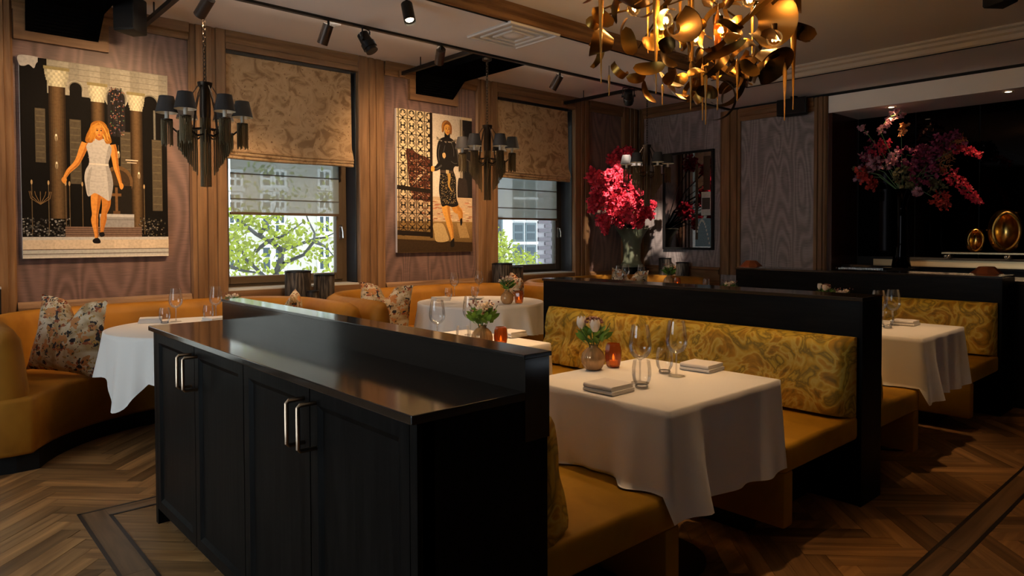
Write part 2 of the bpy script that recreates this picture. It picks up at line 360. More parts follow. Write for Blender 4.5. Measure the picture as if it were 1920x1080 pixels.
# cornice round the coffer: stepped moulding
pr = [(0, 0), (0, .118), (-.075, .118), (-.075, .098), (-.055, .085), (-.05, .06), (-.028, .045), (-.022, .012), (-.012, 0)]
struct(G().prism([(3.92+p[0], ZN+p[1]) for p in pr], 0, XL, 6.97).build('trim_1', M['oak_x'], smooth=False), 'warm oak cornice along the edge of the raised ceiling')
struct(G().prism([(6.97+p[0], ZN+p[1]) for p in pr], 1, YR, 3.92).build('trim_2', pm('cornice_pale', (.42, .35, .27), .6)), 'pale stepped cornice along the ceiling edge by the bar')
struct(G().box(XL, 6.97, 3.92, 3.932, ZN-.006, ZN+.002).build('trim_3', M['blackp'])); struct(G().box(6.97, 6.982, YR, 3.932, ZN-.006, ZN+.002).build('trim_4', M['blackp']))  # black strips put in for the shade of the gap under the cornice
struct(G().box(7.985, 8.0, YR, 4.72, ZN-.03, ZN+.002).build('trim_5', M['blackp']))  # black strip standing in for the shadow gap between ceiling and back wall

# ---- window wall
g = G(); zs0, zs1 = .878, 2.99
xs = [XL]+[v for w_ in WIN for v in w_]+[B+.9]
for i in range(0, len(xs), 2): g.box(xs[i], xs[i+1], W, W+.35, 0, ZU)
for (x0, x1), zq in zip(WIN, SILL): g.box(x0, x1, W, W+.35, 0, zq); g.box(x0, x1, W, W+.35, zs1, ZU)
struct(g.build('wall_left', M['moire_x']), 'window wall covered in brown watered silk between oak casings')
tn = [5]
def trim(g, mat, label=None):
    tn[0] += 1; return struct(g.build('trim_%d' % tn[0], mat), label)
def casing(x0, x1, flip=False):
    """fluted oak upright, profile in x-y, standing proud of the wall; window side is the tall edge"""
    w_ = x1-x0; P = [(0, 0), (0, .012), (.05, .03), (.16, .03), (.18, .045), (.34, .045), (.36, .030), (.44, .030), (.46, .05), (.60, .05), (.62, .036), (.70, .036), (.72, .055), (.97, .055), (1, .045), (1, 0)]
    if flip: P = [(1-a, b_) for a, b_ in P][::-1]
    trim(G().prism([(x0+a*w_, W-b_) for a, b_ in P], 2, .80, ZU-.002), M['oak_z'], None)
for (x0, x1), zs0 in zip(WIN, SILL):
    casing(x0-.30, x0, False); casing(x1, x1+.32, True)
    P = [(0, 0), (0, .055), (.05, .055), (.06, .04), (.10, .04), (.115, .05), (.165, .05), (.165, 0)]
    trim(G().prism([(W-.0-b_, zs1+a) for a, b_ in P], 0, x0, x1), M['oak_x'])          # head over the window
    trim(G().box(x0, x1, W-.05, W, zs0-.1, zs0-.002), M['oak_x'])                            # apron below the sill
    trim(G().box(x0, x1, W-.03, W-.001, zs0-.002, zs0+.012), M['sillm'])
def panel_rails(x0, x1):
    P = [(0, 0), (0, .022), (.03, .03), (.05, .026), (.06, .045), (.14, .05), (.14, 0)]
    trim(G().prism([(W-b_, ZU-.14+a) for a, b_ in P], 0, x0, x1), M['oak_x'])
    P = [(0, 0), (0, .05), (.03, .05), (.045, .035), (.06, .03), (.075, .018), (.075, 0)]
    trim(G().prism([(W-b_, .80+a) for a, b_ in P], 0, x0, x1), M['oak_x'])
    trim(G().box(x0, x1, W-.02, W, .0, .80), M['oak_x'])
for x0, x1 in ((.67, 1.88), (3.79, 5.00), (6.94, 7.62)): panel_rails(x0, x1)
casing(7.62, 7.99, True)
def notch(x0, x1, nm):     # oak U-shaped frame where the black air duct meets the panel
    g = G(); g.box(x0-.07, x0, W-.045, W, 2.80, ZU-.142); g.box(x1, x1+.07, W-.045, W, 2.80, ZU-.142); g.box(x0, x1, W-.045, W, 2.80, 2.865)
    trim(g, M['oak_x'])
notch(.745, 1.215, 'a'); notch(4.154, 4.649, 'b')

# ---- windows: deep dark reveals, timber sash, pane, handle
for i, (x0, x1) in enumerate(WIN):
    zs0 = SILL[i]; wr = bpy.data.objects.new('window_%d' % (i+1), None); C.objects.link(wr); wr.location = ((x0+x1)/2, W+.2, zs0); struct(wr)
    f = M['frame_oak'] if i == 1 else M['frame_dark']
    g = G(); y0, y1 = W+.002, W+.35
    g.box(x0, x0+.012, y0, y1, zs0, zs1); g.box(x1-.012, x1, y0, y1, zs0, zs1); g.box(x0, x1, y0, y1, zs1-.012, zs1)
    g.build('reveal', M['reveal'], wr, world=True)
    G().box(x0, x1, W-.02, y1, zs0-.001, zs0+.014).build('window_sill', M['sillm'], wr, world=True)
    ya, yb = W+.19, W+.26
    g = G(); fw = .055
    g.box(x0+.012, x0+.012+fw, ya, yb, zs0+.014, zs1-.012); g.box(x1-.012-fw, x1-.012, ya, yb, zs0+.014, zs1-.012)
    g.box(x0+.012+fw, x1-.012-fw, ya, yb, zs0+.014, zs0+.014+.03); g.box(x0+.012+fw, x1-.012-fw, ya, yb, zs1-.06, zs1-.012)
    g.build('window_frame', f, wr, world=True, bevel=.004)
    sx0, sx1, sz0 = x0+.067, x1-.067, zs0+.044; ya, yb = W+.17, W+.24; sw = .055
    g = G(); g.box(sx0, sx0+sw*.4, ya, yb, sz0, zs1-.06); g.box(sx1-sw*1.3, sx1, ya, yb, sz0, zs1-.06); g.box(sx0+sw*.4, sx1-sw*1.3, ya, yb, sz0, sz0+.07); g.box(sx0+sw*.4, sx1-sw*1.3, ya, yb, zs1-.13, zs1-.06)
    g.build('sash', f, wr, world=True, bevel=.006)
    G().box(sx0+sw*.4, sx1-sw*1.3, W+.20, W+.206, sz0+.07, zs1-.13).build('pane', M['pane'], wr, world=True)
    g = G(); g.box(sx1-.045, sx1-.02, W+.155, W+.17, 1.33, 1.47); g.tube([(sx1-.033, W+.165, 1.45), (sx1-.033, W+.125, 1.45), (sx1-.028, W+.115, 1.40), (sx1-.026, W+.115, 1.34)], .008, 8)
    g.build('window_handle', M['steel'], wr, world=True, smooth=True)

# ---- back wall with silk panels, pilasters
struct(G().box(B, B+.25, 3.485, W, 0, ZU).build('wall_back', M['moire_y']), 'back wall of grey watered silk between pale oak pilasters')
OY = M['oak_z']
def pil(y0, y1, z1, flip=False):
    w_ = y1-y0; P = [(0, 0), (0, .03), (.12, .03), (.14, .05), (.30, .05), (.33, .032), (.45, .032), (.48, .06), (.72, .06), (.75, .04), (.9, .04), (1, .02), (1, 0)]
    if flip: P = [(1-a, b_) for a, b_ in P][::-1]
    trim(G().prism([(B-b_, y0+a*w_) for a, b_ in P], 2, .85, z1), OY)
pil(4.575, 4.86, ZN-.03); pil(3.487, 3.637, ZN-.03, True); pil(6.09, W-.055, ZU-.002)
for (y0, y1, zt, zr) in ((3.637, 4.575, ZN-.03, .15), (4.86, 6.09, ZU-.002, .14)):
    P = [(0, 0), (0, .02), (.05, .03), (.06, .045), (.10, .05), (.115, .06), (zr, .06), (zr, 0)]
    trim(G().prism([(B-b_, zt-zr+a) for a, b_ in P], 1, y0, y1), M['oak_y'])
    P = [(0, 0), (0, .06), (.05, .06), (.06, .04), (.09, .03), (.09, 0)]
    trim(G().prism([(B-b_, .85+a) for a, b_ in P], 1, y0, y1), M['oak_y'])
    trim(G().box(B-.03, B, y0, y1, 0, .85), M['oak_y'])
# ---- bar niche: white soffit, dark side panel, smoked mirror
struct(G().box(B-.01, 8.72, YR, 3.48, 2.75, ZN).build('ceiling_soffit', M['paint']), 'white boxed soffit above the dark bar niche')
struct(G().box(B, 8.72, 3.44, 3.485, 0, 2.75).build('wall_niche', M['redwood']))
wn = struct(G().box(8.72, 8.9, YR, 3.5, 0, 3.0).build('wall_mirror', M['blackp']), 'smoked mirror wall at the back of the bar niche')
y = 3.43
while y > -1.2:
    G().box(8.70, 8.718, y-.62, y-.006, 1.1, 2.748).build('mirror_panel', M['mirror'], wn, world=True); y -= .626
g = G(); ys = [YR]+[v for w_ in SIDE for v in w_]+[W]
for i in range(0, len(ys), 2): g.box(XL-.2, XL, ys[i], ys[i+1], 0, ZU)
for y0, y1 in SIDE: g.box(XL-.2, XL, y0, y1, 0, .3); g.box(XL-.2, XL, y0, y1, 2.9, ZU)
struct(g.build('wall_side', M['darkwall']))
for i, (y0, y1) in enumerate(SIDE):  # added windows of the unseen side wall, there to let in cool daylight
    wr = bpy.data.objects.new('window_%d' % (i+4), None); C.objects.link(wr); wr.location = (XL-.1, (y0+y1)/2, .3); struct(wr)
    g = G(); g.box(XL-.14, XL-.06, y0, y0+.05, .3, 2.9); g.box(XL-.14, XL-.06, y1-.05, y1, .3, 2.9); g.box(XL-.14, XL-.06, y0+.05, y1-.05, .3, .36); g.box(XL-.14, XL-.06, y0+.05, y1-.05, 2.84, 2.9)
    g.build('window_frame', M['frame_dark'], wr, world=True); G().box(XL-.103, XL-.097, y0+.05, y1-.05, .36, 2.84).build('pane', M['pane'], wr, world=True)
struct(G().box(XL, 9.2, YR-.2, YR, 0, ZU).build('wall_rear', M['darkwall']))
struct(G().box(9.0, 9.2, YR, 3.5, 0, ZU).build('wall_bar', M['blackp']))
# ================================================================== SOFAS ALONG THE WINDOWS
def arc(cx, cy, r, a0, a1, n): return [(cx+r*math.cos(a0+(a1-a0)*k/n), cy+r*math.sin(a0+(a1-a0)*k/n)) for k in range(n+1)]
def sofa(cx, label):
    t = thing('curved_banquette', label, 'sofa', (cx, 5.5, 0), 0, 'curved velvet banquettes along the windows')
    X, R, yb, ye, hw = 1.10, .62, .575, -.63, .085
    path = [(-X, ye), (-X, ye+.35)]+arc(-X+R, yb-R, R, PI, PI/2, 12)+[(0, yb)]+arc(X-R, yb-R, R, PI/2, 0, 12)+[(X, ye+.35), (X, ye)]
    def off(d):
        o = []
        for i, p in enumerate(path):
            a = Vector(path[max(0, i-1)]); b_ = Vector(path[min(len(path)-1, i+1)]); tt = (b_-a).normalized(); nn = Vector((tt.y, -tt.x)); q = Vector(p)+nn*d; o.append((q.x, q.y))
        return o
    # back: loop of cross-sections swept along the path, rounded on top, with rounded ends
    sec = [(-hw, .425), (-hw-.012, .50), (-hw-.01, .72), (-hw+.025, .80), (0, .835), (hw-.03, .82), (hw+.005, .76), (hw+.03, .55), (hw+.04, .46), (hw+.035, .425)]
    g = G(); n = len(sec); N = len(path); ex = []
    ts = [(Vector(path[min(i+1, N-1)])-Vector(path[max(i-1, 0)])).normalized() for i in range(N)]
    rings = [(Vector(path[0])-ts[0]*.095, ts[0], .25), (Vector(path[0])-ts[0]*.085, ts[0], .62), (Vector(path[0])-ts[0]*.05, ts[0], .88)]+[(Vector(path[i]), ts[i], 1) for i in range(N)]+[(Vector(path[-1])+ts[-1]*.05, ts[-1], .88), (Vector(path[-1])+ts[-1]*.085, ts[-1], .62), (Vector(path[-1])+ts[-1]*.095, ts[-1], .25)]
    V = []
    for (p, tt, k) in rings:
        nn = Vector((tt.y, -tt.x))
        for (d, z) in sec: zz = z if z < .3 else .3+(z-.3)*(.86+.14*k); q = p+nn*d*k; V.append((q.x, q.y, zz))
    F = [(i*n+k, i*n+k+1, (i+1)*n+k+1, (i+1)*n+k) for i in range(len(rings)-1) for k in range(n-1)]
    F += [list(range(n)), list(range((len(rings)-1)*n, len(rings)*n))[::-1]]
    g.add(V, F).build('backrest', M['velvet'], t, smooth=True, angle=70)
    outer = off(-hw-.005)
    fr = arc(0, -1.15, 1.05, .40, PI-.40, 30)                         # front edge sweeps round the table
    P = [(-X-hw, ye-.10)]+outer[1:-1]+[(X+hw, ye-.10), (X-.02, ye-.115)]+fr+[(-X+.02, ye-.115)]
    def slab(P, z0, z1, nm, m, bev=0):
        gg = G().prism(P, 2, z0, z1); gg.build(nm, m, t, smooth=bool(bev), bevel=bev, seg=3, angle=60)
    slab(P, .11, .44, 'seat', M['velvet'], .025)
    slab([(x*.97, y*.97+.05) for x, y in P], 0, .11, 'plinth', M['blackp'])
    return t
sofa(1.55, 'ochre velvet curved banquette under the photo of the woman in the grey dress')
sofa(4.00, 'ochre velvet curved banquette under the photo with the ornate gate')
sofa(6.45, 'ochre velvet curved banquette in the far corner under the red blossom')

# ================================================================== BLACK SIDEBOARD
sb = thing('sideboard', 'long black wooden sideboard with four panelled doors and a raised back ledge', 'sideboard', (1.11, 2.44, 0))
X0, X1, Y0, Y1 = .905, 1.335, 1.345, 3.545
g = G(); g.box(X0+.015, X1, Y0, Y1, .10, .915); g.box(X0+.07, X1, Y0+.0, Y1-.09, 0, .10); g.box(X0, X0+.05, Y1-.035, Y1, 0, .915); g.box(X0, X0+.05, Y0, Y0+.03, 0, .915)
g.build('carcass', M['black'], sb, world=True)
G().box(X0-.02, 1.25, Y0-.008, Y1+.012, .912, .935).build('countertop', M['blacktop'], sb, world=True, bevel=.003)
lg = G().box(1.245, 1.335, Y0-.008, Y1+.062, .80, 1.022).build('ledge', M['blacktop'], sb, world=True)
G().box(1.240, 1.345, Y0-.009, Y1+.065, 1.022, 1.035).build('ledge_cap', M['blacktop'], lg, world=True, bevel=.002)
db = [1.375, 1.905, 2.425, 2.955, 3.51]
for i in range(4):
    y0, y1 = db[i]+.003, db[i+1]-.003; z0, z1 = .075, .908; fw = .062
    d = bpy.data.objects.new('door', None); C.objects.link(d); d.parent = sb; d.location = Vector((X0, (y0+y1)/2, z0))-sb.location
    # frame with bevelled inner edge, recessed panel
    def ring(x, e): return [(x, y0+e, z0+e), (x, y1-e, z0+e), (x, y1-e, z1-e), (x, y0+e, z1-e)]
    R = ring(X0+.018, 0)+ring(X0, 0)+ring(X0, fw*.72)+ring(X0+.010, fw)+ring(X0+.012, fw)
    F = [(a*4+k, a*4+(k+1) % 4, (a+1)*4+(k+1) % 4, (a+1)*4+k) for a in range(4) for k in range(4)]
    g = G().add(R, F)
    g.build('door_frame', M['black'], d, world=True)
    G().box(X0+.010, X0+.020, y0+fw-.002, y1-fw+.002, z0+fw-.002, z1-fw+.002).build('door_panel', M['black'], d, world=True)
    hy = (y0+.035) if i in (1, 3) else (y1-.035)
    hx = X0-.055
    G().tube([(X0+.004, hy, .868), (hx+.006, hy, .868), (hx, hy, .862), (hx, hy, .742), (hx+.006, hy, .736), (X0+.004, hy, .736)], .0065, 8).build('handle', M['handle'], d, world=True, smooth=True)

# ================================================================== BOOTH DIVIDERS AND BENCHES
def divider(x0, x1, y0, y1, h, label):
    t = thing('booth_divider', label, 'divider', ((x0+x1)/2, (y0+y1)/2, 0), 0, 'black booth dividers')
    G().box(x0+.008, x1-.008, y0+.008, y1-.008, 0, h-.018).build('panel', M['blackh'], t, world=True)
    G().box(x0, x1, y0, y1, h-.018, h).build('top_cap', M['blacktop'], t, world=True, bevel=.002)
    G().box(x0, x1, y0, y0+.012, 0, h-.018).build('end_panel', M['black'], t, world=True)
divider(3.55, 3.80, 1.372, 3.63, 1.042, 'black wooden booth divider behind the gold damask bench')
divider(6.10, 6.46, 1.372, 3.55, 1.042, 'black wooden booth divider in front of the bar')
def cushion(nm, x_back, sgn, y0, y1, parent, tuft):
    """damask back cushion: plump front grid facing sgn*x, flat back"""
    z0, z1 = .45, .845; H = z1-z0
    def fn(u, v):
        y = y0+(y1-y0)*u; z = z0+H*v
        e = min(1, (min(u, 1-u)*(y1-y0))/.05); ez = min(1, min(v*1.6, 1-v)*H/.06)
        rr = math.sqrt(max(0, 1-(1-e)**2))*math.sqrt(max(0, 1-(1-ez)**2))
        d = (.175-.085*v)*(.35+.65*rr)
        if tuft: d -= .030*max(0, math.cos((u*(y1-y0))/.17*2*PI))**6*rr + .022*math.exp(-((v-.5)/.09)**2)*rr
        else: d -= .012*math.exp(-((v-.5)/.12)**2)*(.5+.5*math.cos(u*PI*6))
        return (x_back+sgn*d, y, z)
    g = G(); nu, nv = 46, 18; g.grid(fn, nu, nv)
    n = len(g.V); g.grid(lambda u, v: (x_back, y0+(y1-y0)*u, z0+H*v), 2, 2)
    # rim
    rim = [i for i in range(nu)]+[j*nu+nu-1 for j in range(1, nv)]+[(nv-1)*nu+i for i in range(nu-2, -1, -1)]+[j*nu for j in range(nv-2, 0, -1)]
    m0 = len(g.V); g.V += [(x_back, g.V[i][1], g.V[i][2]) for i in rim]
    for k in range(len(rim)): g.F.append([rim[k], rim[(k+1) % len(rim)], m0+(k+1) % len(rim), m0+k]); g.M.append(0)
    return g.build(nm, M['damask'], parent, world=True, smooth=True, angle=50)
def bench(xb, sgn, label, y0=1.385, y1=3.53, depth=.69, tuft=(0, 0), grp='booth benches'):
    """xb = back plane; seat goes sgn*depth"""
    t = thing('booth_bench', label, 'bench', (xb+sgn*depth/2, (y0+y1)/2, 0), 0, grp)
    xf = xb+sgn*depth; a, b_ = min(xb, xf), max(xb, xf)
    G().box(a, b_, y0, y1, .335, .456).build('seat', M['velvet2'], t, world=True, smooth=True, bevel=.022, seg=3)
    f0, f1 = (xf-.085*sgn, xf-.004*sgn); G().box(min(f0, f1), max(f0, f1), y0+.004, y1-.004, .10, .34).build('front_panel', M['velvet2'], t, world=True, smooth=True, bevel=.01)
    p0, p1 = xb+sgn*.02, xf-sgn*.16; G().box(min(p0, p1), max(p0, p1), y0+.25, y1-.1, 0, .335).build('base', M['blackp'], t, world=True)
    G().box(min(p1, p1+sgn*.08), max(p1, p1+sgn*.08), y0+.22, y1-.1, 0, .11).build('plinth', M['blackp'], t, world=True)
    ym = y0+(y1-y0)*.5
    cushion('back_cushion', xb+sgn*.004, sgn, y0+.01, ym-.004, t, tuft[0]); cushion('back_cushion', xb+sgn*.004, sgn, ym+.004, y1-.01, t, tuft[1])
    return t
bench(1.345, 1, 'mustard booth bench backing onto the black sideboard')
bench(3.548, -1, 'mustard booth bench with damask back behind the white table nearest the camera', depth=.76, tuft=(0, 1))
bench(3.802, 1, 'mustard booth bench on the far side of the middle black divider', depth=.62)
bench(6.098, -1, 'mustard booth bench with damask back at the far white square table')

# ================================================================== SQUARE TABLES AND CLOTHS
def square_table(x0, x1, y0, y1, labt, labc, clamp=None, seed=1):
    cx, cy = (x0+x1)/2, (y0+y1)/2
    t = thing('dining_table', labt, 'table', (cx, cy, 0), 0, 'square dining tables')
    G().box(x0+.006, x1-.006, y0+.006, y1-.006, .715, .744).build('tabletop', M['oak_x'], t, world=True)
    G().lathe([(.04, .02), (.035, .1), (.035, .715)], 12, (cx, cy, 0), closed=True).build('pedestal', M['blackm'], t, world=True, smooth=True)
    G().lathe([(.22, 0), (.22, .012), (.05, .03)], 24, (cx, cy, 0), closed=True).build('base', M['blackm'], t, world=True, smooth=True)
    rnd = random.Random(seed); ph = [rnd.uniform(0, 6.28) for _ in range(8)]
    nper = 44; per = []
    cr = .012
    corners = [(x0, y0), (x1, y0), (x1, y1), (x0, y1)]; dirs = [(1, 0), (0, 1), (-1, 0), (0, -1)]
    for k in range(4):
        p = Vector(corners[k]); q = Vector(corners[(k+1) % 4]); L_ = (q-p).length; nn = Vector((dirs[k][1], -dirs[k][0]))
        for i in range(nper):
            s = i/nper; per.append((p+(q-p)*s, s, L_, nn, k))
    n = len(per); g = G(); rows = 16; V = []
    V.append((cx, cy, .752))
    for f in (.5, .985): V += [(cx+(p.x-cx)*f, cy+(p.y-cy)*f, .752) for p, *_ in per]
    for r in range(rows):
        tt = r/(rows-1)
        for (p, s, L_, nn, k) in per:
            dc = min(s, 1-s)*L_; cw = math.exp(-(dc/.085)**2)           # closeness to a corner
            hem = .368+.008*math.sin(9*s+ph[k])
            # corner folds: cloth swings out in a cone, pulled back beside the corner
            cdir = Vector((1 if p.x > cx else -1, 1 if p.y > cy else -1)).normalized()
            fold = .022*cw*tt; bump = (.075 if s < .5 else .03)*math.exp(-((dc-.16)/.055)**2)*tt**1.3-.02*math.exp(-((dc-.29)/.07)**2)*tt
            wav = (.012*math.sin(2*PI*s*2.0+ph[k])+.008*math.sin(2*PI*s*4.3+ph[k+4]))*tt
            off = nn*(.004+.012*tt+wav+bump)+cdir*fold
            z = .75-hem*tt-.002*(1-tt)
            if tt > 0 and tt < .08: pass
            x, y = p.x+off.x, p.y+off.y
            if clamp: z = clamp(x, y, z)
            V.append((x, y, z))
    F = [(0, 1+i, 1+(i+1) % n) for i in range(n)]
    for r in range(rows+1):
        for i in range(n): F.append((1+r*n+i, 1+r*n+(i+1) % n, 1+(r+1)*n+(i+1) % n, 1+(r+1)*n+i))
    o = g.add(V, F).build('tablecloth', M['cloth'], smooth=True, angle=180)
    tag(o, labc, 'tablecloth', 'white square tablecloths')
def clampA(lo, hi, ylo):
    return lambda x, y, z: max(z, .464) if (x < lo or x > hi) and y > ylo else z
square_table(1.955, 2.74, 1.385, 2.10, 'square table under the large white cloth nearest the camera', 'white cloth on the nearest square table, corner hanging over the mustard bench', clampA(2.05, 2.785, 1.375), 3)
square_table(1.955, 2.74, 2.735, 3.50, 'square table hidden behind the black sideboard ledge', 'white cloth on the square table behind the sideboard ledge', clampA(2.05, 2.785, 1.375), 5)
square_table(4.405, 5.20, 1.375, 2.10, 'square table under white cloth beyond the middle divider', 'white cloth on the square table between the two black dividers', clampA(4.43, 5.41, 1.375), 8)
square_table(4.405, 5.20, 2.735, 3.50, 'square table behind the middle divider, mostly hidden', 'white cloth on the mostly hidden table behind the middle divider', clampA(4.43, 5.41, 1.375), 9)

# ================================================================== ROUND TABLES
def round_table(cx, cy, labt, labc, seed, tip):
    r = .575
    t = thing('round_table', labt, 'table', (cx, cy, 0), 0, 'round dining tables')
    G().lathe([(r-.008, .715), (r-.008, .744)], 48, (cx, cy, 0), closed=True).build('tabletop', M['oak_x'], t, world=True)
    G().lathe([(.045, .02), (.04, .715)], 12, (cx, cy, 0), closed=True).build('pedestal', M['blackm'], t, world=True, smooth=True)
    G().lathe([(.26, 0), (.26, .012), (.06, .03)], 24, (cx, cy, 0), closed=True).build('base', M['blackm'], t, world=True, smooth=True)
    rnd = random.Random(seed); n = 200; ph = rnd.uniform(0, 6.28); ph2 = rnd.uniform(0, 6.28); g = G()
    V = [(cx, cy, .752)]; rows = 14
    for f in (.5, .99): V += [(cx+r*f*math.cos(2*PI*i/n), cy+r*f*math.sin(2*PI*i/n), .752) for i in range(n)]
    for k in range(rows):
        tt = k/(rows-1)
        for i in range(n):
            a = 2*PI*i/n; pl = math.sin(13*a+ph+.7*math.sin(3*a+ph2)); pl = pl*abs(pl)**.4
            hem = .26+.20*max(0, math.cos(4*(a-tip)))**2 + .015*math.sin(5*a+ph2)
            rr = r+.004+tt*(.035+.030*pl+.01*math.sin(29*a+ph))
            V.append((cx+rr*math.cos(a), cy+rr*math.sin(a), .75-hem*tt))
    F = [(0, 1+i, 1+(i+1) % n) for i in range(n)]
    for k in range(rows+1):
        for i in range(n): F.append((1+k*n+i, 1+k*n+(i+1) % n, 1+(k+1)*n+(i+1) % n, 1+(k+1)*n+i))
    tag(g.add(V, F).build('tablecloth', M['cloth'], smooth=True, angle=180), labc, 'tablecloth', 'white round tablecloths')
RT_ = [(1.545, 4.88), (4.03, 4.93), (6.47, 4.90)]
round_table(*RT_[0], 'round table beside the long black sideboard', 'pleated white cloth on the round table beside the sideboard', 2, PI*1.13)
round_table(*RT_[1], 'round table in the middle banquette by the window', 'pleated white cloth on the round table in the middle banquette', 4, PI*1.3)
round_table(*RT_[2], 'round table in the far corner banquette', 'white cloth on the far corner round table behind the divider', 6, PI*1.1)
# ================================================================== BLINDS
def roman(x0, x1, zt, zb, label, seed):
    t = thing('roman_blind', label, 'blind', ((x0+x1)/2, W-.03, zb), 0, 'patterned roman blinds')
    rnd = random.Random(seed)
    def fn(u, v):
        z = zt+(zb+.05-zt)*v; s = .006*math.sin(u*9+seed)*v
        b_ = .0 if v < .86 else .035*math.sin((v-.86)/.14*PI*.5)
        return (x0+(x1-x0)*u+.008*v*(u-.5), W-.012-s-b_-.012*v, z+.012*math.sin(u*5+seed)*v*.5)
    g = G(); g.grid(fn, 30, 24); g.grid(lambda u, v: (lambda p: (p[0], p[1]+.006, p[2]))(fn(u, v)), 30, 24)
    g.build('fabric', M['blind'], t, world=True, smooth=True, fix=False)
    for k, (dz, dy) in enumerate(((.055, .050), (.028, .042), (.0, .034))):
        def f2(u, v, dz=dz, dy=dy):
            a = PI*1.5*v-PI*.6; return (x0+.004+(x1-x0-.004)*u, W-.022-dy*.55+.018*math.cos(a)*-1, zb+dz+.016*math.sin(a)+.004*math.sin(u*7+k))
        G().grid(f2, 20, 8).build('fold', M['blind'], t, world=True, smooth=True, fix=False)
    G().box(x0+.01, x1-.01, W-.03, W+.01, zt-.004, zt+.025).build('headrail', M['blackm'], t, world=True)
roman(2.165, 3.405, 2.965, 2.05, 'patterned brown roman blind on the window behind the sideboard', 2)
roman(5.285, 6.52, 2.965, 2.06, 'patterned brown roman blind on the far window by the red blossom', 5)
def sheer_shade(x0, x1, label):
    t = thing('sheer_shade', label, 'shade', ((x0+x1)/2, W+.14, 1.565), 0, 'sheer white window shades')
    G().box(x0, x1, W+.139, W+.141, 1.57, 2.95).build('fabric', M['sheer'], t, world=True)
    for z in (1.70, 1.93, 2.16): G().box(x0, x1, W+.133, W+.147, z-.005, z+.005).build('batten', M['bar'], t, world=True)
    G().box(x0-.008, x1+.008, W+.130, W+.150, 1.556, 1.580).build('hem_bar', M['frame_oak'], t, world=True)
    G().box(x0-.008, x1+.008, W+.12, W+.16, 2.95, 2.975).build('headrail', M['bar'], t, world=True)
sheer_shade(2.275, 3.345, 'sheer white shade over the window with the tree outside')
sheer_shade(5.40, 6.47, 'sheer white shade over the window with the brick building outside')

# ================================================================== GLASSWARE AND TABLE SETTINGS
def make_wine():
    t = thing('wine_glass', '', 'glass', (0, 0, 0), 0, 'stemmed wine glasses')
    G().lathe([(.0015, .096), (.012, .098), (.030, .108), (.042, .126), (.0465, .146), (.0455, .165), (.041, .200), (.034, .236)], 24).build('bowl', M['glass'], t, smooth=True, angle=180, fix=False)
    G().lathe([(.0045, .006), (.0032, .02), (.003, .06), (.0038, .09), (.008, .099)], 10).build('stem', M['glass_solid'], t, smooth=True, angle=180, fix=False)
    G().lathe([(.037, .001), (.036, .002), (.012, .005), (.0045, .008)], 24).build('foot', M['glass_solid'], t, smooth=True, angle=180, fix=False)
    return t
def make_tumbler():
    t = thing('tumbler', '', 'glass', (0, 0, 0), 0, 'stemless water glasses')
    G().lathe([(.024, .012), (.034, .03), (.038, .055), (.037, .08), (.032, .108)], 20).build('wall', M['glass'], t, smooth=True, angle=180, fix=False)
    G().lathe([(.0005, .001), (.024, .001), (.026, .006), (.024, .012), (.0005, .010)], 20).build('base', M['glass_solid'], t, smooth=True, angle=180, fix=False)
    return t
def make_napkin():
    t = thing('napkin', '', 'napkin', (0, 0, 0), 0, 'folded linen napkins')
    def slab(z0, z1, l, w_, sk):
        h = (z1-z0)/2; P = [(-w_/2, z0)]+[(w_/2-h+h*math.cos(a), z0+h+h*math.sin(a)) for a in [(-.5+k/6)*PI for k in range(7)]]+[(-w_/2, z1), (-w_/2, z0+h*1.1), (w_/2-h*1.6, z0+h*1.02), (-w_/2, z0+h*.9)]
        g = G(); n = len(P); L_ = [-l/2, -l/6, l/6, l/2]; V = []
        for i, x in enumerate(L_): V += [(x+sk, p[0], p[1]+.001*math.sin(i*2)) for p in P]
        F = [(i*n+k, i*n+(k+1) % n, (i+1)*n+(k+1) % n, (i+1)*n+k) for i in range(3) for k in range(n)]+[list(range(n))[::-1], list(range(3*n, 4*n))]
        return g.add(V, F)
    slab(.001, .015, .145, .135, 0).build('lower_fold', M['napkin'], t, smooth=True, angle=60)
    slab(.0155, .032, .140, .130, .003).build('upper_fold', M['napkin'], t, smooth=True, angle=60)
    return t
def petal_geo(g, c, dirv, l, w_, cup=.3):
    d = Vector(dirv).normalized(); s = d.orthogonal().normalized(); s = Matrix.Rotation(random.uniform(0, 6.28), 3, d) @ s; n = d.cross(s); c = Vector(c)
    p = [c, c+d*l*.35+s*w_*.5+n*cup*l*.15, c+d*l*.75+s*w_*.38+n*cup*l*.1, c+d*l, c+d*l*.75-s*w_*.38+n*cup*l*.1, c+d*l*.35-s*w_*.5+n*cup*l*.15]
    g.add(p, [(0, 1, 2, 3), (0, 3, 4, 5)])
def rdir(zb=0): 
    v = Vector((random.gauss(0, 1), random.gauss(0, 1), random.gauss(0, 1)+zb)); return v.normalized()
def puff(g, c, r, n, l, w_, shell=.7):
    for _ in range(n):
        d = rdir(); p = Vector(c)+d*r*random.uniform(shell, 1); petal_geo(g, p-d*l*.3, d+rdir()*.8, l, w_)
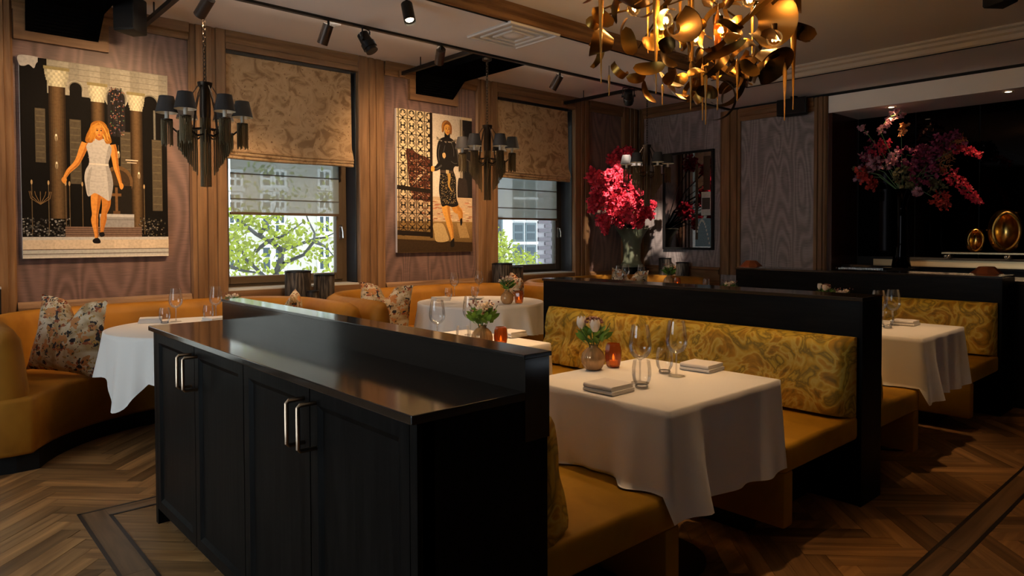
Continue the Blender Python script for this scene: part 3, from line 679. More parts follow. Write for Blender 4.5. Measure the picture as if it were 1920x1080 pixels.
def make_bud_vase(kind):
    t = thing('bud_vase', '', 'vase', (0, 0, 0), 0, 'ribbed amber bud vases')
    G().lathe([(.001, .001), (.026, .001), (.034, .008), (.0445, .030), (.0455, .045), (.040, .066), (.026, .082), (.016, .089), (.018, .097), (.0165, .097), (.0145, .089)], 60, fn=lambda a, z: 1+(.035*math.cos(20*a) if .005 < z < .085 else 0)).build('vase', M['vase_amber'], t, smooth=True, angle=180, fix=False)
    hs = G(); hl = G(); tips = []
    for k in range(7):
        a = k*.9+.4; r = .03+.02*(k % 3); top = (r*math.cos(a), r*math.sin(a), .15+.03*((k*3) % 4)/3); tips.append(top)
        hs.tube([(0, 0, .03), (r*.3*math.cos(a), r*.3*math.sin(a), .10), top], .0016, 5)
        for j in range(4): petal_geo(hl, (r*.5*math.cos(a), r*.5*math.sin(a), .105+.012*j), (math.cos(a+j-1.5), math.sin(a+j-1.5), .7), .055, .022)
    hs.build('stems', M['stem'], t, fix=False); hl.build('leaves', M['leaf'], t, fix=False)
    if kind == 0:
        for (x, y, z, lean) in ((-.055, .0, .155, -.35), (.055, -.012, .150, .45), (.0, .045, .16, .1)):
            g = G()
            for k in range(6):
                a = k*PI/3
                g.grid(lambda u, v, a=a: (x+lean*.035*v+(.017*math.sin(PI*(.12+.62*v))+.002)*math.cos(a+(u-.5)*1.25), y+(.017*math.sin(PI*(.12+.62*v))+.002)*math.sin(a+(u-.5)*1.25), z+.05*v*(1-.25*(2*u-1)**2)), 4, 6)
            g.build('tulip_bloom', M['tulip'], t, smooth=True, fix=False)
        g = G()
        for _ in range(60):
            d = rdir(.8); g.ball((d.x*.036, d.y*.036, .185+abs(d.z)*.018), .0055, 5, 4)
        g.build('hydrangea_head', M['mauve'], t, smooth=True, fix=False)
    else:
        for (x, y, z) in ((-.03, .01, .17), (.035, .0, .165), (.0, -.03, .18)):
            g = G(); puff(g, (x, y, z), .018, 34, .018, .013, .6); g.build('carnation_bloom', M['tulip'], t, fix=False)
        g = G()
        for k in range(26):
            a = random.uniform(0, 6.28); r = random.uniform(.03, .075); g.ball((r*math.cos(a), r*math.sin(a), random.uniform(.15, .21)), .0045, 5, 4)
        g.build('berry_sprig', M['mauve'], t, smooth=True, fix=False)
    return t
def make_candle():
    t = thing('candle_holder', '', 'candle', (0, 0, 0), 0, 'amber glass candle holders')
    G().lathe([(.001, .002), (.026, .002), (.030, .008), (.035, .035), (.037, .055), (.034, .085), (.028, .100), (.0265, .100), (.032, .083), (.034, .055), (.032, .03), (.027, .012), (.001, .010)], 8).build('cup', M['amber'], t, smooth=True, angle=30, fix=False)
    G().lathe([(.018, .011), (.018, .028), (.001, .029)], 14).build('tealight', M['wax'], t, smooth=True)
    G().lathe([(.001, .029), (.005, .036), (.004, .044), (.0005, .056)], 8).build('flame', M['flame'], t, smooth=True, angle=180)
    return t
PROTO = dict(wine=make_wine(), tumbler=make_tumbler(), napkin=make_napkin(), vase0=make_bud_vase(0), vase1=make_bud_vase(1), candle=make_candle())
used = set()
def put(kind, pos, label, rz=0, scale=None):
    r = PROTO[kind]
    if kind in used: return dup(r, pos, label, rz, scale=scale)
    used.add(kind); r.location = pos; r.rotation_euler = (0, 0, rz); r['label'] = label
    if scale: r.scale = (scale,)*3
    return r
ZT = .7535
def tb(px, py): return on(px, py, 2, ZT)
# nearest square table
put('wine', tb(1200, 718), 'wine glass behind the water glass on the nearest white table')
put('wine', tb(1268, 705), 'wine glass beside the folded napkin near the damask bench')
put('tumbler', tb(1203, 727), 'water glass at the end of the nearest folded napkin')
put('tumbler', tb(1246, 699), 'water glass beside the damask-side napkin on the nearest table')
put('napkin', tb(1141, 733), 'folded white napkin at the near edge of the nearest table', 1.57)
put('napkin', tb(1316, 693), 'folded white napkin on the damask bench side of the nearest table', 1.62)
put('vase0', tb(1112, 693), 'ribbed amber vase with white tulips on the nearest table', .85, 1.15)
put('candle', tb(1150, 688), 'red amber candle glass beside the tulips on the nearest table', .2, 1.08)
# square table behind the sideboard ledge
put('wine', tb(820, 640), 'wine glass standing alone just above the sideboard ledge')
put('wine', tb(882, 628), 'wine glass behind the berry sprigs on the table beyond the ledge')
put('tumbler', tb(868, 648), 'water glass beside the berry sprigs beyond the sideboard ledge')
put('vase1', tb(904, 652), 'ribbed amber vase with white carnation and berry sprigs', 1.0, 1.25)
put('candle', tb(939, 650), 'orange candle glass beside the berry sprigs beyond the ledge', .4, 1.08)
put('napkin', tb(958, 630), 'folded napkin beyond the orange candle behind the ledge', 1.6)
# round table, middle banquette
put('wine', tb(852, 555), 'wine glass behind the napkin on the middle round table')
put('wine', tb(898, 550), 'wine glass behind the white plate on the middle round table')
put('tumbler', tb(841, 561), 'water glass touching the napkin on the middle round table')
put('tumbler', tb(890, 558), 'water glass behind the white plate on the middle round table')
put('napkin', tb(826, 563), 'folded napkin on the middle round table', -.2)
put('vase1', tb(951, 570), 'leafy flowers in an amber vase on the middle round table', 2.2, 1.25)
put('candle', tb(973, 569), 'glowing orange candle glass on the middle round table', .1, 1.15)
g = G().lathe([(.001, .002), (.045, .002), (.075, .014), (.076, .017), (.045, .008), (.001, .007)], 28, tb(893, 561)); tag(g.build('side_plate', M['dish'], smooth=True), 'small white plate with folded cloth on the middle round table', 'plate')
# round table beside the sideboard
put('wine', tb(330, 603), 'wine glass under the grey-dress photo beside the sideboard')
put('wine', tb(405, 597), 'wine glass next to the dried flowers at the sideboard end')
put('tumbler', tb(309, 606), 'water glass at the end of the napkin beside the sideboard')
put('tumbler', tb(391, 600), 'water glass near the dried flowers behind the sideboard')
put('napkin', tb(282, 604), 'folded napkin at the edge of the round table by the sideboard', -.3)
put('napkin', tb(405, 603), 'folded napkin half hidden behind the sideboard ledge', .2)
put('vase1', tb(436, 598), 'dried flowers peeping over the far end of the sideboard ledge', .6, .95)
# far corner round table
for px, py, l in ((1161, 537, 'wine glass, leftmost of three on the far corner table'), (1173, 533, 'wine glass, middle of three on the far corner table'), (1202, 533, 'wine glass nearest the green urn on the far corner table')):
    put('wine', tb(px, py), l, 0, 1.05)
put('napkin', tb(1195, 536), 'folded napkin between the glasses on the far corner table', .3)
put('vase1', tb(1254, 537), 'white and green flowers on the far corner table', 1.3, 1.35)
put('candle', tb(1270, 538), 'orange candle beside the flowers on the far corner table', .1, 1.1)
put('tumbler', tb(1324, 540), 'water glass on the edge of the far corner table')
# square tables between the dividers
put('wine', tb(1674, 610), 'wine glass beside the napkin on the table between the dividers')
put('wine', tb(1647, 612), 'wine glass half hidden by the end of the middle divider')
put('tumbler', tb(1664, 615), 'water glass at the edge of the table between the dividers')
put('napkin', tb(1697, 609), 'folded napkin on the table between the dividers', 1.6)
put('vase0', on(1548, 580, 2, ZT), 'flowers just showing above the middle divider', .3, 1.0)
put('vase1', on(1578, 592, 2, ZT), 'berry sprigs just showing above the middle divider', .9, 1.0)
put('vase1', on(1366, 572, 2, ZT), 'pale flowers showing over the far part of the middle divider', .4, 1.05)
put('candle', on(1390, 572, 2, ZT), 'candle glass hidden behind the far part of the middle divider', .4)

# ================================================================== SCATTER CUSHIONS
def pillow(loc, rz, tilt, label, s=1.0, chop=.12, roll=.08):
    t = thing('scatter_cushion', label, 'cushion', loc, rz, 'floral scatter cushions')
    h = .25*s
    def fn(side):
        def f(u, v):
            a, b_ = 2*u-1, 2*v-1
            ed = (1-abs(a)**2.6)*(1-abs(b_)**2.6); th = .085*s*max(0, ed)**.55
            pin = 1-.07*(1-abs(a))*abs(b_)**2-.07*(1-abs(b_))*abs(a)**2
            x = a*h*(1-.10*(1-abs(a))*0)*(1-.06*(1-b_*b_)*abs(a)); z = b_*h*(1-.06*(1-a*a)*abs(b_))
            c = chop*s*math.exp(-(a/.22)**2)*max(0, (b_+.25)/1.25)**1.6            # karate-chop dent in the top edge
            z -= c; th *= 1-.55*math.exp(-(a/.2)**2)*max(0, b_)
            ya = .05*s*max(0, b_)*(abs(a))                                         # ears lean forward
            x, z = x*math.cos(roll)+z*math.sin(roll), z*math.cos(roll)-x*math.sin(roll)
            z += h*(math.cos(roll)+.9*math.sin(abs(roll))); y = side*th-ya
            return (x, y*math.cos(tilt)+z*math.sin(tilt), z*math.cos(tilt)-y*math.sin(tilt))
        return f
    G().grid(fn(-1), 26, 26).build('cushion_front', M['floral'], t, smooth=True, angle=180, fix=False); G().grid(fn(1), 26, 26).build('cushion_back', M['floral'], t, smooth=True, angle=180, fix=False)
    return t
pillow((.80, 5.32, .445), math.radians(-50), .30, 'floral scatter cushion against the rounded banquette arm under the grey-dress photo', 1.0)
pillow((2.28, 5.30, .445), math.radians(-118), .30, 'floral scatter cushion peeping over the middle of the sideboard ledge', .92)
pillow((3.24, 5.33, .445), math.radians(-40), .28, 'floral scatter cushion beside the round table in the middle banquette', .95)
pillow((4.75, 5.40, .445), math.radians(-118), .30, 'floral scatter cushion behind the orange candle by the far window', 1.0)
pillow((6.95, 5.55, .445), math.radians(-60), .30, 'floral scatter cushion in the far corner banquette below the mirror', .95)

# ================================================================== DARK LANTERNS BEHIND THE BANQUETTES
def lantern(loc, r, h, label):
    t = thing('candle_lantern', label, 'lantern', loc, 0, 'dark woven candle lanterns')
    G().lathe([(r, .0), (r, h-.012), (r-.006, h-.012), (r-.006, .006), (.001, .006)], 28).build('shell', M['wicker'], t, smooth=True)
    G().lathe([(r+.003, h-.014), (r+.003, h), (r-.008, h), (r-.008, h-.014)], 28).build('rim', M['blackm'], t, smooth=True)
    G().lathe([(r*.35, .008), (r*.35, h*.5), (.001, h*.5)], 14).build('candle', M['sleeve'], t, smooth=True)
def ledge(cx, z, label):
    P = [(-.445, 6.14), (.445, 6.14), (.135, 5.86), (.06, 5.73), (-.06, 5.73), (-.135, 5.86)]
    o = G().prism([(cx+a, b_) for a, b_ in P], 2, z-.03, z).build('corner_shelf', M['oak_x']); tag(o, label, 'shelf')
ledge(2.775, .70, 'oak corner shelf between the first two banquettes'); ledge(5.225, .70, 'oak corner shelf between the middle and far banquettes')
lantern((2.735, 5.97, .70), .115, .345, 'tall dark woven lantern on the ledge below the tree window')
lantern((3.025, 6.035, .70), .095, .300, 'wider dark woven lantern on the ledge below the tree window')
lantern((2.79, 5.79, .70), .055, .17, 'short dark woven lantern in front of the pair below the tree window')
lantern((5.20, 5.97, .70), .118, .345, 'tall dark woven lantern on the ledge below the far window')
lantern((5.505, 6.075, .70), .090, .290, 'wider dark woven lantern on the ledge below the far window')
lantern((5.24, 5.79, .70), .055, .17, 'short dark woven lantern in front of the pair below the far window')
# ================================================================== PICTURES (flat glossy photo prints)
PRC = {}
def prc(c):
    c = tuple(round(v, 3) for v in c)
    if c not in PRC:
        m, N, L, b = nmat('print_ink'); mp = mapping(N, L, (1, 1, 1)); t = N.new('ShaderNodeTexNoise'); t.inputs['Scale'].default_value = 55; t.inputs['Detail'].default_value = 5
        L.new(mp.outputs[0], t.inputs['Vector']); r = ramp(N, [(.3, tuple(v*.84 for v in c)), (.5, c), (.72, tuple(min(1, v*1.12) for v in c))]); L.new(t.outputs['Fac'], r.inputs[0]); L.new(r.outputs[0], b.inputs['Base Color'])
        b.inputs['Roughness'].default_value = .7; b.inputs['Specular IOR Level'].default_value = .08; PRC[c] = m
    return PRC[c]
def picture(nm, x0, x1, z0, z1, label, draw, cat='picture'):
    t = thing(nm, label, cat, ((x0+x1)/2, W-.02, z0))
    G().box(x0, x1, W-.035, W-.001, z0, z1).build('panel', M['white'], t, world=True)
    g = G(); mats = []; k = [0]
    def poly(pts, col):
        m = prc(col)
        if m not in mats: mats.append(m)
        g.m = mats.index(m); k[0] += 1; y = W-.0352-.0000035*k[0]
        g.add([(x0+(x1-x0)*u, y, z1-(z1-z0)*v) for u, v in pts], [list(range(len(pts)))])
    draw(poly, (x1-x0)/(z1-z0))
    g.build('print', mats, t, world=True, fix=False)
def rect(a, b_, c, d): return [(a, b_), (c, b_), (c, d), (a, d)]
def ell(cx, cy, rx, ry, n=20): return [(cx+rx*math.cos(2*PI*k/n), cy+ry*math.sin(2*PI*k/n)) for k in range(n)]
def strip2(pts, ws):
    """tapered limb polygon along pts; widths in u"""
    L, R = [], []
    for i, p in enumerate(pts):
        a = pts[max(0, i-1)]; b_ = pts[min(len(pts)-1, i+1)]; dx, dy = (b_[0]-a[0]), (b_[1]-a[1])*1.5; l = math.hypot(dx, dy) or 1
        nx, ny = -dy/l, dx/l; L.append((p[0]+nx*ws[i]/2, p[1]+ny*ws[i]/2/1.5)); R.append((p[0]-nx*ws[i]/2, p[1]-ny*ws[i]/2/1.5))
    return L+R[::-1]
def smo(pts, n=6):
    """closed Catmull-Rom outline"""
    o = []; N = len(pts)
    for i in range(N):
        p0, p1, p2, p3 = pts[i-1], pts[i], pts[(i+1) % N], pts[(i+2) % N]
        for k in range(n):
            t = k/n; o.append(tuple(.5*(2*p1[d]+(p2[d]-p0[d])*t+(2*p0[d]-5*p1[d]+4*p2[d]-p3[d])*t*t+(3*p1[d]-p0[d]-3*p2[d]+p3[d])*t**3) for d in (0, 1)))
    return o
def spl(pts, n=6):
    """open Catmull-Rom path"""
    q = [pts[0]]+list(pts)+[pts[-1]]; o = []
    for i in range(1, len(q)-2):
        for k in range(n):
            t = k/n; p0, p1, p2, p3 = q[i-1:i+3]; o.append(tuple(.5*(2*p1[d]+(p2[d]-p0[d])*t+(2*p0[d]-5*p1[d]+4*p2[d]-p3[d])*t*t+(3*p1[d]-p0[d]-3*p2[d]+p3[d])*t**3) for d in range(len(p1))))
    return o+[q[-2]]
def limb(P, pts, col, shade):
    """smooth tapered limb; pts = (u, v, width); darker strip down one side"""
    q = spl(pts); P(strip2([(a[0], a[1]) for a in q], [a[2] for a in q]), col)
    P(strip2([(a[0]+a[2]*.32, a[1]) for a in q], [a[2]*.30 for a in q]), shade)
def column(P, a, b_, z0, z1):
    n = 9
    for i in range(n):
        s_ = math.sin(PI*(i+.5)/n)**1.5; c = (.018+.105*s_, .010+.062*s_, .004+.026*s_); P(rect(a+(b_-a)*i/n, z0, a+(b_-a)*(i+1)/n+.001, z1), c)
def capital(P, a, b_, v, h):
    n = 9
    for r in range(6):
        t = r/5; w_ = (b_-a)*(1.45-.42*t**1.6); cx = (a+b_)/2
        for i in range(n):
            s_ = .55+.45*math.sin(PI*(i+.5)/n); f = s_*(.75+.25*((i+r) % 2)); P(rect(cx-w_/2+w_*i/n, v+h*r/6, cx-w_/2+w_*(i+1)/n+.001, v+h*(r+1)/6+.001), (.66*f, .62*f, .42*f))
    P(rect((a+b_)/2-(b_-a)*.78, v-.016, (a+b_)/2+(b_-a)*.78, v), (.24, .20, .09))
def arch(P, cx, r, v, z1, col):
    P(ell(cx, v, r*1.35, r*1.0, 28), (.33, .31, .24)); P(ell(cx, v, r*1.18, r*.86, 28), (.18, .165, .125)); P(ell(cx, v, r, r*.72, 28), col); P(rect(cx-r, v, cx+r, z1), col)
def draw_hall(P, asp):
    dk = (.004, .003, .002); P(rect(0, 0, 1, 1), dk); R_ = random.Random(3)
    for i in range(12): P(rect(.17+.07*i, 0, .17+.07*(i+1)+.001, .17), tuple((.30+.05*math.sin(i*2.1))*c for c in (1, .93, .72)))
    for i in range(5): P(rect(.17, .03*i, 1, .03*i+.0025), (.17, .15, .11))
    P(smo([(0, 0), (.13, 0), (.105, .03), (.09, .055), (.06, .04), (.03, .05), (0, .045)]), (.44, .42, .38))
    arch(P, .355, .040, .13, .55, dk); arch(P, .63, .062, .155, .36, (.016, .013, .012)); arch(P, .875, .055, .165, .60, dk)
    P(rect(.115, .0, .165, .9), dk); P(rect(.90, .2, .915, .6), (.16, .15, .12))
    for (a, b_, c, d) in ((.09, .25, .155, .52), (.31, .29, .385, .62), (.655, .33, .73, .62), (.885, .36, .96, .75)):
        P(rect(a, b_, c, d), (.075, .058, .034))
        for i in range(9): v = b_+(d-b_)*i/9; P(rect(a+.006, v+.005, c-.006, v+.010), (.11, .088, .05))
    for i in range(120):
        u, v = .578+.104*R_.random(), .10+.25*R_.random(); P(rect(u, v, u+.008, v+.006), R_.choice([(.25, .10, .06), (.06, .13, .05), (.30, .26, .18), (.10, .08, .12), (.20, .05, .03), (.02, .02, .02)]))
    for q in (.60, .63, .66): P(rect(q-.002, .10, q+.002, .36), dk)
    for a, b_, cap, z in ((.178, .285, .128, .80), (.455, .545, .183, .52), (.728, .815, .208, .84)): column(P, a, b_, cap, z); capital(P, a, b_, cap-.078, .082)
    for u, v in ((.222, .53), (.64, .455), (.222, .39), (.785, .56)):
        P(ell(u, v, .010, .020), (.33, .25, .14)); P(rect(u-.002, v-.05, u+.002, v+.05), (.12, .09, .05)); P(ell(u, v-.012, .005, .006), (.85, .78, .6))
    P(rect(.69, .478, .78, .484), (.6, .5, .35)); P(rect(.70, .492, .77, .497), (.5, .4, .28))
    P(ell(.635, .60, .105, .085, 28), (.12, .065, .024)); P(ell(.635, .605, .085, .07, 28), (.045, .026, .012)); P(rect(.55, .62, .73, .80), (.012, .009, .006))
    P(rect(.612, .63, .630, .755), (.16, .075, .025)); P(rect(.588, .662, .655, .677), (.16, .075, .025)); P(rect(.596, .755, .646, .775), (.10, .05, .02))
    for u in (.06, .165, .275, .30, .385, .82): P(rect(u, .62, u+.005, .88), (.12, .08, .04)); P(ell(u+.002, .62, .006, .012), (.45, .30, .14))
    for q in range(7): a = PI*q/6; P(strip2([(.115, .73), (.115-.06*math.cos(a), .70-.02*math.sin(a)), (.115-.07*math.cos(a), .665)], [.004]*3), (.20, .12, .05))
    for i in range(150): u, v = R_.random()*.30, .80+.09*R_.random(); P(ell(u, v, .004+.005*R_.random(), .004, 8), R_.choice([(.22, .22, .21), (.02, .02, .02), (.09, .085, .07), (.04, .035, .03)]))
    for i in range(90): u, v = .78+R_.random()*.2, .79+.10*R_.random(); P(ell(u, v, .004+.004*R_.random(), .004, 8), R_.choice([(.16, .14, .11), (.02, .02, .02), (.06, .05, .03)]))
    P(rect(.27, .84, .80, .893), (.17, .105, .07)); P(rect(.50, .775, .745, .842), (.26, .25, .235)); P(rect(.50, .772, .745, .788), (.46, .45, .42)); P(rect(.50, .80, .745, .803), (.14, .13, .12))
    for v in (.848, .858, .868, .880): P(rect(.27, v, .8, v+.003), (.06, .035, .025))
    for i in range(10): f = .9+.2*R_.random(); P(rect(i*.1, .905, i*.1+.101, .957), (.60*f, .49*f, .35*f))
    P(rect(0, .893, 1, .908), (.50, .49, .45)); P(rect(0, .958, 1, .992), (.44, .44, .40)); P(rect(0, .955, 1, .959), (.10, .07, .05)); P(rect(0, .977, 1, .981), (.13, .10, .08)); P(rect(0, .99, 1, 1), (.56, .53, .46))
    # woman in a pale grey dress walking forward
    sk, sd = (.66, .27, .05), (.42, .14, .022)
    limb(P, [(.545, .66, .070), (.548, .72, .060), (.532, .77, .040), (.527, .80, .044), (.517, .85, .026), (.512, .878, .020)], (.50, .19, .032), sd)
    limb(P, [(.482, .655, .078), (.474, .72, .064), (.470, .775, .044), (.466, .81, .048), (.474, .87, .028), (.477, .908, .022)], sk, sd)
    P(smo([(.455, .905), (.485, .898), (.503, .912), (.500, .926), (.465, .927), (.450, .918)]), (.008, .006, .006)); P(smo([(.497, .872), (.525, .868), (.533, .885), (.512, .894), (.500, .888)]), (.008, .006, .006))
    limb(P, [(.412, .405, .050), (.395, .44, .052), (.368, .49, .042), (.345, .520, .040), (.300, .555, .032), (.272, .590, .022)], sk, sd)
    limb(P, [(.596, .405, .050), (.606, .44, .050), (.615, .49, .042), (.622, .525, .038), (.638, .57, .030), (.652, .612, .022)], sk, sd)
    P(smo([(.262, .588), (.282, .592), (.284, .606), (.270, .622), (.255, .612), (.250, .600)]), sk); P(smo([(.642, .608), (.662, .606), (.672, .622), (.660, .640), (.646, .632)]), sk)
    P(strip2([(.505, .35), (.505, .40)], [.048, .060]), sd)
    P(smo([(.470, .378), (.505, .388), (.540, .378), (.578, .402), (.592, .43), (.582, .47), (.568, .508), (.588, .560), (.598, .610), (.590, .660), (.570, .702), (.52, .682), (.47, .664), (.425, .682), (.408, .63), (.402, .585), (.412, .545), (.436, .508), (.430, .46), (.418, .425), (.438, .398)]), (.50, .475, .43))
    P(smo([(.575, .41), (.592, .43), (.582, .47), (.568, .508), (.588, .56), (.598, .61), (.590, .66), (.570, .70), (.562, .62), (.556, .56), (.546, .51), (.556, .46)]), (.33, .31, .28)); P(smo([(.418, .60), (.432, .55), (.455, .53), (.440, .60), (.432, .672), (.420, .66)]), (.38, .36, .32))
    for v in (.45, .48, .54, .57, .60, .63): P(strip2([(.428, v), (.50, v+.006), (.572, v-.002)], [.0025]*3), (.40, .375, .335))
    P([(.434, .508), (.569, .509), (.569, .518), (.434, .516)], (.66, .60, .50))
    hair = [(.34, .125, .015), (.52, .23, .03), (.68, .36, .07), (.44, .17, .02)]
    P(smo([(.445, .325), (.455, .302), (.485, .288), (.525, .286), (.556, .302), (.572, .332), (.586, .365), (.592, .392), (.572, .402), (.550, .398), (.530, .36), (.505, .35), (.478, .36), (.462, .398), (.432, .404), (.412, .395), (.420, .365), (.432, .345)]), hair[0])
    for q in range(46):
        sd_ = -1 if q % 2 else 1; t = R_.random(); x = .507+sd_*(.012+.050*t); pts = [(.507+sd_*.012*t, .292+.004*t), (x, .318+.01*R_.random()), (x+sd_*.016*R_.random(), .350), (x+sd_*(.018+.014*R_.random()), .372+.026*R_.random())]
        pq = spl(pts, 4); P(strip2(pq, [.006*math.sin(PI*(n_+1)/(len(pq)+1))+.0015 for n_ in range(len(pq))]), hair[q % 4])
    P(smo([(.480, .318), (.507, .308), (.534, .318), (.538, .342), (.524, .364), (.507, .374), (.490, .364), (.476, .342)]), sk); P(smo([(.520, .318), (.534, .320), (.538, .342), (.524, .364), (.512, .373), (.524, .345)]), (.50, .18, .03))
    for u in (.494, .521): P(ell(u, .3355, .0072, .0034, 10), (.10, .05, .03)); P(ell(u, .3355, .003, .003, 8), (.01, .01, .01)); P(strip2([(u-.009, .328), (u, .3255), (u+.009, .3275)], [.003]*3), (.16, .06, .02))
    P(strip2([(.508, .335), (.510, .346), (.506, .350)], [.004, .006, .008]), (.50, .18, .03)); P(smo([(.497, .3585), (.507, .3565), (.518, .3585), (.508, .3635)]), (.40, .07, .045)); P(ell(.490, .346, .006, .004, 8), (.74, .36, .10))
def draw_gate(P, asp):
    R_ = random.Random(8)
    P(rect(0, 0, 1, 1), (.52, .42, .26))
    for i in range(10): P(rect(0, .062*i, .45, .062*i+.063), tuple((.62+.05*math.sin(i*1.7))*c for c in (1, .84, .54)))
    for i in range(8): P(rect(.45+.05*i, 0, .45+.05*i+.051, .62), tuple((.60-.02*i)*c for c in (1, .88, .72)))
    P(rect(.86, .02, 1, .60), (.012, .010, .009)); P(rect(.825, .02, .865, .60), (.28, .23, .17)); P(rect(.835, .02, .842, .60), (.12, .10, .07)); P(rect(.875, .10, .885, .58), (.05, .04, .03))
    P(smo([(.80, .47), (.85, .455), (.92, .47), (.93, .62), (.80, .62)]), (.025, .018, .015)); P(rect(0, .60, 1, .78), (.48, .35, .22))
    for i in range(12): f = 1-.06*i; P(rect(0, .78+.0185*i, 1, .78+.0185*i+.019), (.24*f, .145*f, .05*f))
    P([(0, .905), (1, .935), (1, 1), (0, 1)], (.035, .02, .009)); P(smo([(.46, .80), (.58, .795), (.64, .86), (.66, .92), (.50, .925), (.47, .86)]), (.44, .31, .14)); P([(.78, .79), (.90, .79), (.96, .90), (.82, .90)], (.34, .22, .09))
    for i in range(70): u, v = .30+.68*R_.random(), .625+.15*R_.random(); P(ell(u, v, .02+.03*R_.random(), .004, 10), R_.choice([(.38, .16, .09), (.62, .48, .30), (.30, .12, .06), (.55, .30, .17)]))
    P(smo([(.12, .275), (.28, .305), (.43, .345), (.44, .48), (.43, .63), (.30, .63), (.20, .62), (.15, .50), (.13, .38)]), (.09, .028, .016))
    for i in range(260):
        u, v = .145+.27*R_.random(), .335+.27*R_.random(); a = R_.uniform(-.6, .6); l = .012+.022*R_.random(); P(strip2([(u, v), (u+l*math.cos(a), v+l*.7*math.sin(a))], [.006, .003]), R_.choice([(.44, .25, .12), (.20, .07, .03), (.04, .016, .010), (.58, .42, .25), (.12, .04, .02)]))
    for a in range(5): P(strip2([(.20+.03*a, .52-.03*a), (.30+.02*a, .46-.01*a)], [.010, .004]), (.66, .52, .34))
    ir = (.014, .009, .006)
    def bar(pts, w_): P(strip2(pts, [w_]*len(pts)), ir)
    for u in (.0, .11, .22, .33): bar([(u+.02, 0), (u+.02, .86)], .010)
    bar([(.435, 0), (.435, .90)], .035); bar([(0, .545), (.44, .565)], .045); bar([(0, .86), (.44, .875)], .05)
    for r in range(8):
        v = .06+.105*r+(.03 if r > 4 else 0); bar([(0, v), (.43, v+.01)], .007)
        for u in (-.035, .075, .185, .295):
            if u+.11 < .42: P(ell(u+.11, v, .014, .010, 10), ir)
            for sg in (-1, 1):
                for sv in (-1, 1):
                    cx, cy = u+.11, v; pts = [(cx+sg*(.004+.040*math.sin(q)*(1-.25*q/PI)), cy+sv*(.010+.036*(1-math.cos(q))*.62)) for q in [k*PI*1.45/9 for k in range(10)]]
                    if cx < .42: bar(pts, .0085); P(ell(pts[-1][0], pts[-1][1], .008, .006, 8), ir)
    sk, sd, bl = (.60, .30, .06), (.38, .16, .03), (.011, .009, .008)
    limb(P, [(.745, .655, .105), (.775, .685, .100), (.812, .70, .080), (.826, .715, .074), (.832, .745, .060), (.838, .775, .036)], (.48, .22, .042), sd)
    limb(P, [(.625, .655, .115), (.632, .70, .105), (.655, .755, .078), (.676, .80, .082), (.702, .86, .056), (.715, .915, .036)], sk, sd)
    P(smo([(.690, .93), (.722, .905), (.738, .905), (.742, .935), (.738, .962), (.700, .968), (.688, .955)]), bl); P(smo([(.822, .768), (.846, .752), (.856, .775), (.850, .80), (.832, .808)]), bl)
    P(smo([(.545, .185), (.60, .165), (.66, .160), (.73, .175), (.775, .21), (.80, .27), (.822, .335), (.805, .368), (.755, .372), (.735, .40), (.768, .46), (.772, .54), (.778, .61), (.800, .655), (.72, .672), (.64, .662), (.575, .668), (.545, .60), (.535, .54), (.548, .46), (.552, .41), (.525, .36), (.505, .30), (.515, .23)]), bl)
    for (q, w_) in (([(.765, .22), (.79, .28), (.80, .34)], .008), ([(.55, .22), (.53, .28), (.54, .34)], .008), ([(.70, .19), (.735, .24), (.74, .30)], .006), ([(.62, .22), (.60, .28), (.61, .33)], .005), ([(.70, .335), (.75, .35), (.79, .345)], .006)): P(strip2(spl(q, 4), [w_*.4]+[w_]*(len(spl(q, 4))-2)+[w_*.3]), (.075, .07, .065))
    for i in range(300):
        u, v = .555+.205*R_.random(), .435+.215*R_.random(); P(ell(u, v, .003+.003*R_.random(), .0025, 6), R_.choice([(.30, .23, .12), (.10, .08, .05), (.42, .28, .09), (.16, .13, .09), (.05, .04, .03)]))
    P(strip2(spl([(.665, .415), (.675, .46), (.668, .51), (.70, .55)], 5), [.05-.0025*i for i in range(16)]), (.36, .21, .05)); P(rect(.56, .405, .735, .425), (.05, .035, .025)); P(rect(.63, .402, .67, .428), (.45, .34, .18))
    limb(P, [(.55, .37, .07), (.50, .395, .055), (.465, .40, .045)], bl, (.05, .045, .04)); P(smo([(.435, .385), (.465, .382), (.478, .40), (.462, .42), (.432, .415)]), sk); P(smo([(.585, .285), (.615, .278), (.628, .30), (.61, .318), (.588, .31)]), (.54, .36, .17))
    for q in range(60):
        a = PI*R_.random(); x, y = .640-.115*math.cos(a), .168+.028*math.sin(a); P(strip2([(x, y), (x-.03*math.cos(a)+.01*R_.random(), y+.016*R_.random()-.006)], [.012, .003]), R_.choice([(.10, .08, .06), (.20, .17, .13), (.30, .26, .20)]))
    P(rect(.612, .118, .688, .178), bl); P(smo([(.575, .085), (.59, .055), (.63, .040), (.68, .048), (.712, .08), (.712, .125), (.695, .14), (.66, .09), (.62, .085), (.60, .125), (.582, .125)]), (.20, .075, .018))
    P(smo([(.612, .085), (.645, .068), (.685, .078), (.694, .105), (.682, .132), (.655, .146), (.626, .135), (.610, .112)]), sk); P(smo([(.672, .075), (.692, .09), (.692, .115), (.676, .137), (.664, .14), (.676, .11)]), sd)
    for q in range(16): t = q/15; P(strip2(spl([(.645-.01*t, .045), (.605-.02*t, .07), (.590-.01*t, .105+.025*t)], 4), [.004]*9), R_.choice([(.34, .15, .035), (.24, .09, .02), (.44, .21, .05)]))
    for u in (.637, .672): P(ell(u, .101, .0095, .0042, 10), (.08, .045, .03)); P(strip2([(u-.012, .092), (u, .089), (u+.012, .092)], [.004]*3), (.14, .06, .02))
